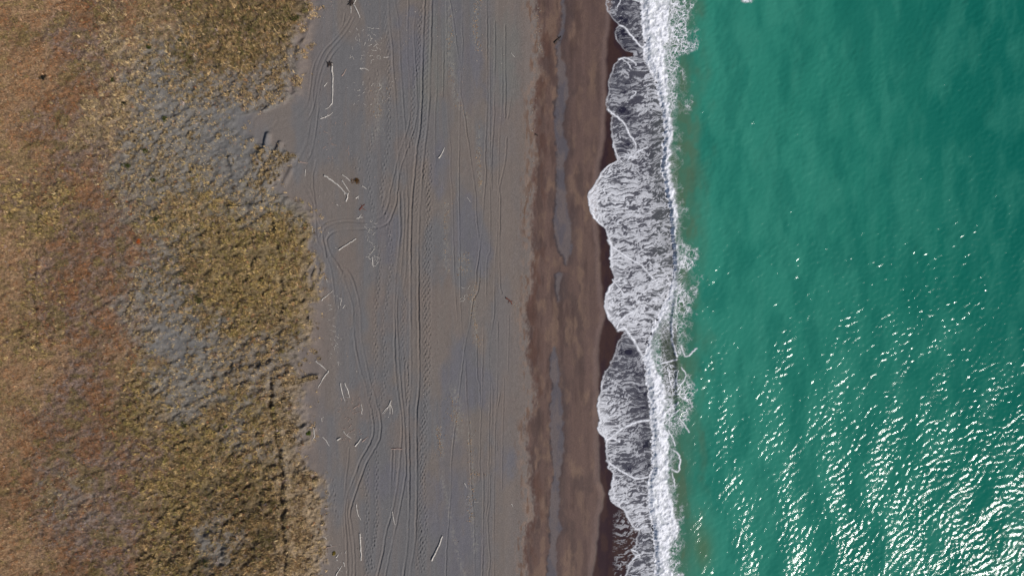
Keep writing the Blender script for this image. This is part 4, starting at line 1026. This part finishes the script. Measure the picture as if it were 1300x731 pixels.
# ---------------------------------------------------------------- driftwood
def stick(pts, r0, label, name='driftwood_stick', cat='driftwood', mat=None, branches=(), root=None, group=None, seed=0, tip=.45):
    q = spline(pts, 3.0); wx, wy = to_w(q[:, 0], q[:, 1])
    ox, oy = float(wx.mean()), float(wy.mean()); oz = float(ground(ox, oy))
    r0 = r0 * .92
    n = len(wx); rad = np.linspace(r0, r0 * tip, n)
    g = np.random.default_rng(int(pts[0][0] * 13 + pts[0][1] * 7))
    wob = g.normal(0, .035, (n, 2))
    # rests on the sand along its whole length
    zz = ground(wx, wy) + rad * .72
    k = np.polyfit(np.linspace(0, 1, n), zz, 1); zz = np.maximum(np.polyval(k, np.linspace(0, 1, n)), zz)
    P = np.stack([wx - ox + wob[:, 0], wy - oy + wob[:, 1], zz - oz], 1)
    me = tubes_mesh(name, [(P, rad, 3)])
    o = link(name, me, mat or M_WOOD, None, (ox, oy, oz))
    tag(o, label, cat, group)
    for bp in branches:
        q = spline(bp[0], 2.5); bx, by = to_w(q[:, 0], q[:, 1]); m = len(bx)
        br_ = np.linspace(bp[1], bp[1] * .4, m)
        zb = ground(bx, by) + br_ * .8; zb[0] += r0 * .3
        link('branch', tubes_mesh('branch', [(np.stack([bx - ox, by - oy, zb - oz], 1), br_, 5)]), mat or M_WOOD, o)
    if root:
        rx, ry = to_w(root[0], root[1]); rx = float(rx); ry = float(ry); rz = float(ground(rx, ry)); tl = []
        for i in range(9):
            a_ = i * .7 + g.normal(0, .2); L = root[2] * g.uniform(.6, 1.1); el = g.uniform(0, .8)
            tl.append(([(rx - ox, ry - oy, rz - oz + .12), (rx - ox + L * .5 * math.cos(a_), ry - oy + L * .5 * math.sin(a_), rz - oz + .12 + L * .3 * el),
                        (rx - ox + L * math.cos(a_), ry - oy + L * math.sin(a_), rz - oz + .08 + L * .45 * el)], (.13, .08, .03), i))
        link('root_plate', tubes_mesh('root_plate', tl), root[3] if len(root) > 3 else M_DARK, o)
    return o
LOGN = 'driftwood_log'
stick([(449,6),(453,14),(457,23)], .13, 'bleached log with a dark root clump, lying beside a short parallel stick', LOGN, branches=[([(449,6),(452,0),(455,-4)], .08)], root=(446.5, 4, .7))
stick([(445.5,9),(445,17)], .09, 'short bleached stick parallel to the log with the dark root clump')
stick([(421,81),(422.5,100),(422,120),(421,134)], .15, 'longest bleached log, standing upright to the shore with a dark root plate', LOGN, branches=[([(421,132),(417,137),(412.5,139)], .07), ([(422,98),(424,96)], .05)], root=(419, 82, .6))
stick([(412,110),(415,105)], .08, 'short pale stick beside the longest bleached log')
stick([(407,151),(415,148),(423,143)], .09, 'forked pale stick just below the foot of the longest log', branches=[([(413,150),(417,145)], .05), ([(409,150),(407,147)], .05)])
stick([(457,87),(463,87),(468.5,90)], .08, 'pale stick with a hooked end below the wide litter scatter', branches=[([(457,87),(460,90)], .05)])
stick([(434,97),(437,93),(439,87)], .08, 'short brownish stick between the longest log and the litter scatter', mat=M_PINK)
stick([(487,73),(494,73)], .07, 'flat pale stick lying across the sand beside the first wheel rut')
stick([(381,206),(391,207)], .09, 'pale stick lying crosswise on the sandy fan track', mat=M_PINK)
stick([(387.5,215),(387.5,224)], .08, 'pale stick along the sandy track just below the crosswise one')
stick([(412,223),(425,232),(433,239),(440,247)], .17, 'thick grey log lying slantwise beside the dried brown bush', LOGN, branches=[([(434,240),(437,244),(437,248)], .08)])
stick([(434,229),(439,236),(443.5,244)], .11, 'slender bleached log leaning alongside the thick grey one', LOGN)
stick([(442,245),(441,251),(439,256)], .13, 'short bleached log end below the thick slanting grey log', LOGN, branches=[([(442,246),(439,244)], .06)], tip=.8)
stick([(435,222),(440,226),(446,231)], .10, 'pale stick pointing at the dried brown bush', branches=[([(440,226),(438,228)], .05)])
stick([(460,236),(465,240)], .10, 'stubby pale stick on the seaward side of the dried brown bush')
stick([(557,201),(561,196),(564.5,188)], .12, 'curved bleached log alone on smooth bluish sand', LOGN)
stick([(427,259),(429.5,261)], .09, 'tiny white stick on plain sand by the curving wheel tracks')
stick([(452,252),(456,249)], .10, 'stubby white stick near the reddish debris', branches=[([(454,250),(455,253)], .07)])
stick([(453,277),(457,276),(461,276)], .09, 'ragged pale stick just above the curving wheel tracks', branches=[([(456,276),(459,272)], .05), ([(456,276),(455,279)], .05)])
stick([(457,267),(460,262),(463,259)], .10, 'reddish branched debris above the curving wheel tracks', mat=M_RED, branches=[([(459,264),(465,267)], .06), ([(460,262),(458,259)], .05)])
stick([(430,317),(441,310),(452.5,303)], .12, 'straight bleached pole inside the bend of the wheel tracks', LOGN, tip=.7)
stick([(397,289),(397,295)], .07, 'thin pale stick at the dune foot by the bend of the tracks')
stick([(472,326),(473,333),(474,339)], .10, 'bleached stick at the lower end of the twig line by the footprints', branches=[([(474,338),(478,337)], .05)])
stick([(475,315),(472,320),(469,323)], .07, 'pale stick within the twig line by the footprints')
stick([(414,354),(415.5,358)], .07, 'small white stick beside the tracks opposite the dune edge')
stick([(408,381),(415,375),(422.5,369)], .09, 'thin bleached pole pointing from the dune edge to the tracks')
stick([(432.5,378),(432.5,388)], .08, 'pale upright stick beside the wheel ruts with a bit next to it', branches=[([(432,380),(430,377)], .05)])
stick([(435,391),(438,387)], .07, 'little white stick touching the wheel rut')
stick([(401,458),(408,464),(415,469.5)], .11, 'bleached log, upper arm of the bent pair near tuft ridge', LOGN)
stick([(417,469.5),(412,478),(406,488),(403,492)], .12, 'bleached log, lower arm of the bent pair near tuft ridge', LOGN)
stick([(432,486),(434,496),(437.5,508)], .11, 'bleached log forming the landward side of the narrow V', LOGN)
stick([(437.5,486),(442,496),(443.5,505)], .11, 'bleached log forming the seaward side of the narrow V', LOGN, branches=[([(443,504),(438,504)], .06)])
stick([(496.5,508),(495,513),(490,519),(485,525)], .12, 'many-forked bleached branch lying between two wheel tracks', LOGN, branches=[([(495,513),(495,520),(495,526)], .08), ([(495.5,513),(498,519),(498.5,526)], .08), ([(494,514),(491,520),(487,525)], .06)])
stick([(398,542),(399,550),(399,555),(396,559)], .10, 'bent white stick at the dune foot beside the small green shrub')
stick([(410,554),(414,559),(418,566)], .08, 'thin pale stick slanting on bare sand near the bent white one')
stick([(428,558),(433,555.5)], .15, 'stubby white log chunk casting a dark shadow', LOGN, tip=.85)
stick([(436,547),(440,552),(446,556)], .08, 'pale stick at the lower end of the brown litter patch', branches=[([(440,552),(443,549)], .05)])
stick([(451,566),(455,561),(458.5,556)], .12, 'short grey log beside a parallel pinkish stick by the tracks', LOGN, tip=.8)
stick([(460,560),(467,554)], .08, 'pinkish stick parallel to the short grey log', mat=M_PINK)
stick([(458.5,513),(460,520),(459,526)], .08, 'pale bowed stick on the seaward side of the brown litter patch')
stick([(448.5,518),(457,513)], .08, 'brownish stick along the top of the brown litter patch', mat=M_PINK)
stick([(497,569),(511,569.5)], .10, 'straight pinkish beam lying across the wheel ruts', 'driftwood_beam', mat=M_PINK, tip=.9)
stick([(408.5,530),(408.5,535)], .07, 'tiny white stick on bare sand above the bent white one')
stick([(452,640),(454,651),(458.5,660)], .09, 'slim bowed stick above the long white pole by the tracks')
stick([(457,676.6),(457.6,692),(459,711)], .13, 'long white pole lying beside the paired wheel tracks', LOGN, branches=[([(458,681),(461,682)], .05)], tip=.75)
stick([(498,649),(499,657),(501.5,666)], .08, 'bowed pale stick lying between the diverging wheel ruts')
stick([(411,680),(415,684)], .08, 'short white stick beside the lower dune edge')
stick([(413,695),(420,693),(427,692.5)], .07, 'thin greyish stick reaching out from the lower dune edge', mat=M_PINK)
stick([(426,731),(430,724),(434,717.5)], .10, 'white log pointing at a short stick near the small yellow plant', LOGN)
stick([(436,713),(437.6,719)], .09, 'short white stick at the head of the log near the yellow plant')
stick([(427,707),(430,703)], .09, 'stubby stick beside the small yellow plant')
stick([(548,711),(555,696),(562,680)], .15, 'long straight bleached log alone on ribbed sand', LOGN, tip=.75)
stick([(649,68),(651,70),(654,73)], .07, 'thin pale stick alone above the brown drift line')
stick([(593,251),(598,257)], .06, 'thin pale stick beside the narrow straight ruts')
stick([(589,612),(593,619)], .08, 'pale stick topmost of the three by the pebble line')
stick([(593.5,629.5),(597,630)], .08, 'stubby pale stick in the middle of the three by the pebble line')
stick([(602,636),(608,637)], .07, 'pale stick lowest of the three, reaching over a rut')
stick([(649.5,639),(651,643)], .07, 'tiny white stick alone on smooth brownish sand')
stick([(642,378),(647,381),(650,386)], .13, 'dark red rotten branch in front of the brown drift line', mat=M_RED, branches=[([(647,381),(645,385)], .06), ([(648,383),(651,382)], .06)])
stick([(704,55),(708,51),(712,46)], .16, 'black forked branch lying on the grey coarse strip', 'driftwood_branch', mat=M_DARK, branches=[([(708,51),(712,52)], .09), ([(710,49),(708,46)], .08)])
stick([(680,171),(682.5,173)], .12, 'black wood chip on the brown wet sand', mat=M_DARK)

# small twigs of the drift litter
TW = []
for i in range(8):
    L = [.45, .6, .8, 1.0, .5, .7, .55, .9][i]
    tl = [([(-L / 2, 0, .03), (0, random.uniform(-.1, .1), .05), (L / 2, random.uniform(-.1, .1), .03)], (.045, .04, .02), i)]
    if i % 2: tl.append(([(0, 0, .05), (L * .2, L * .18, .05), (L * .35, L * .3, .04)], (.03, .025, .012), i))
    TW.append(tubes_mesh('twig', tl))
TWP = [m.copy() for m in TW]
for (bx, n, mat, lab, grp) in [
    ((442, 33, 486, 80), 46, 0, 'bleached twig in the wide litter scatter seaward of the longest log', 'twigs of the wide litter scatter'),
    ((440, 104, 500, 136), 26, 0, 'pale twig in the thin litter below the wide scatter', 'twigs of the thin litter'),
    ((404, 155, 446, 205), 18, 1, 'pinkish twig on sand below the longest log', 'pinkish twigs below the longest log'),
    ((463, 278, 479, 340), 34, 0, 'small twig in the line crossed by the curving wheel tracks', 'twigs crossed by the curving tracks'),
    ((416, 375, 433, 465), 30, 0, 'white twig in the line between dune edge and wheel tracks', 'twigs between dune edge and tracks'),
    ((430, 505, 462, 560), 40, 1, 'brown twig in the litter patch below the narrow V of logs', 'twigs of the brown litter patch'),
    ((585, 362, 598, 384), 10, 0, 'pale twig in the pebble cluster between narrow ruts', 'twigs in the pebble cluster'),
    ((406, 690, 440, 731), 12, 0, 'white twig near the small yellow plant', 'twigs near the yellow plant')]:
    for i in range(n):
        qx = random.uniform(bx[0], bx[2]); qy = random.uniform(bx[1], bx[3]); wx, wy = to_w(qx, qy); wx = float(wx); wy = float(wy)
        o = link('twig', (TWP if mat else TW)[random.randrange(8)], M_PINK if mat else M_WOOD, None, (wx, wy, float(ground(wx, wy))), random.uniform(0, 6.28))
        o.scale = [random.uniform(.4, .95)] * 3
        tag(o, lab, 'twig', grp)

# pebbles along the drift lines
ico_v = np.array([(1,0,0),(-1,0,0),(0,1,0),(0,-1,0),(0,0,1),(0,0,-1)], np.float32)
ico_f = np.array([(0,2,4),(2,1,4),(1,3,4),(3,0,4),(2,0,5),(1,2,5),(3,1,5),(0,3,5)], np.int32)
PL = [([(0, 608), (10, 605), (30, 603), (50, 605), (65, 608)], 4, 170), ([(160, 609), (200, 607), (244, 610)], 2.5, 160), ([(255, 567), (290, 566), (345, 567)], 4, 130), ([(320, 590), (350, 586)], 8, 90),
      ([(352, 608), (362, 603), (383, 599), (440, 607)], 4, 240), ([(500, 572), (540, 580)], 9, 130), ([(540, 555), (560, 559), (580, 559)], 4, 150), ([(530, 594), (600, 600), (640, 596), (665, 600)], 4, 260),
      ([(600, 611), (606, 608)], 7, 60), ([(10, 684), (40, 683), (70, 684)], 3.5, 130), ([(120, 676), (200, 675), (260, 667), (290, 668)], 4, 130), ([(110, 484), (150, 480)], 9, 130), ([(380, 655), (390, 655)], 5, 30), ([(230, 610), (244, 609)], 2, 40), ([(20, 571), (100, 573), (150, 590)], 4, 130)]
PV = []; PC = []
for tab, w, n in PL:
    t = np.array(tab, float)
    for _ in range(n):
        qy = random.uniform(t[0, 0], t[-1, 0]); qx = np.interp(qy, t[:, 0], t[:, 1]) + random.gauss(0, w * .6)
        if vnoise(qx / 5, qy / 8, 433) < .38: continue
        wx, wy = to_w(qx, qy); r_ = random.uniform(.04, .09)
        v_ = ico_v * np.array([r_ * random.uniform(.8, 1.4), r_ * random.uniform(.8, 1.3), r_ * .7]) + rng.normal(0, r_ * .12, (6, 3))
        PV.append(v_ + np.array([wx, wy, float(ground(wx, wy)) + r_ * .25]))
        PC.append(np.tile(lin(*random.choice([(150, 122, 98), (170, 140, 110), (140, 130, 120), (158, 150, 140), (128, 110, 98)])), (6, 1)))
for _ in range(1900):                              # odd bits over the upper beach
    qx = 405 + 235 * random.random() ** 1.6; qy = random.uniform(-40, 770)
    if vnoise(qx / 14, qy / 24, 437) < .5 or qx < interp(DUNE_EDGE, qy) + 14: continue
    wx, wy = to_w(qx, qy); r_ = random.uniform(.025, .065)
    v_ = ico_v * np.array([r_ * random.uniform(.8, 2.2), r_ * random.uniform(.8, 1.3), r_ * .7]) + rng.normal(0, r_ * .12, (6, 3))
    PV.append(v_ + np.array([wx, wy, float(ground(wx, wy)) + r_ * .25]))
    PC.append(np.tile(lin(*random.choice([(150, 132, 120), (180, 172, 164), (140, 130, 124), (70, 62, 60), (160, 140, 132)])), (6, 1)))
PF = np.concatenate([ico_f + 6 * i for i in range(len(PV))])
tag(link('pebbles', make_mesh('pebbles', np.concatenate(PV), PF, np.concatenate(PC), False), M_LEAF), 'pale and rusty pebbles strewn in lines along the beach', 'pebbles', kind='stuff')


# a lone whitecap far out
wpx_ = seq(940, 958, .6); wpy_ = seq(-6, 8, .6); WX, WY = np.meshgrid((wpx_ - 650) * S, (365.5 - wpy_) * S)
wq, wr = WX.ravel(), WY.ravel(); wp, wo = 650 + wq / S, 365.5 - wr / S
wa = np.exp(-((wp - 948 + (wo - 1) * .6) / 6) ** 2 - ((wo - 1.5 - (wp - 948) * .15) / 2.2) ** 2) * sstep(.35, .6, fbm(wp / 2.5, wo / 2.5, 451, 3) + .1)
wz = sea_z(wq, wr, wp, wo) + .05
wf = grid_faces(*WX.shape).reshape(-1, 4); wf = wf[wa[wf].max(1) > .05]
wv, wf, wa = submesh(np.stack([wq, wr, wz], 1), wf, wa)
tag(link('whitecap', make_mesh('whitecap', wv, wf, None, True, {'alpha': np.clip(wa * 1.4, 0, 1)}), M_FOAM), 'small lone whitecap on the open green water', 'foam')
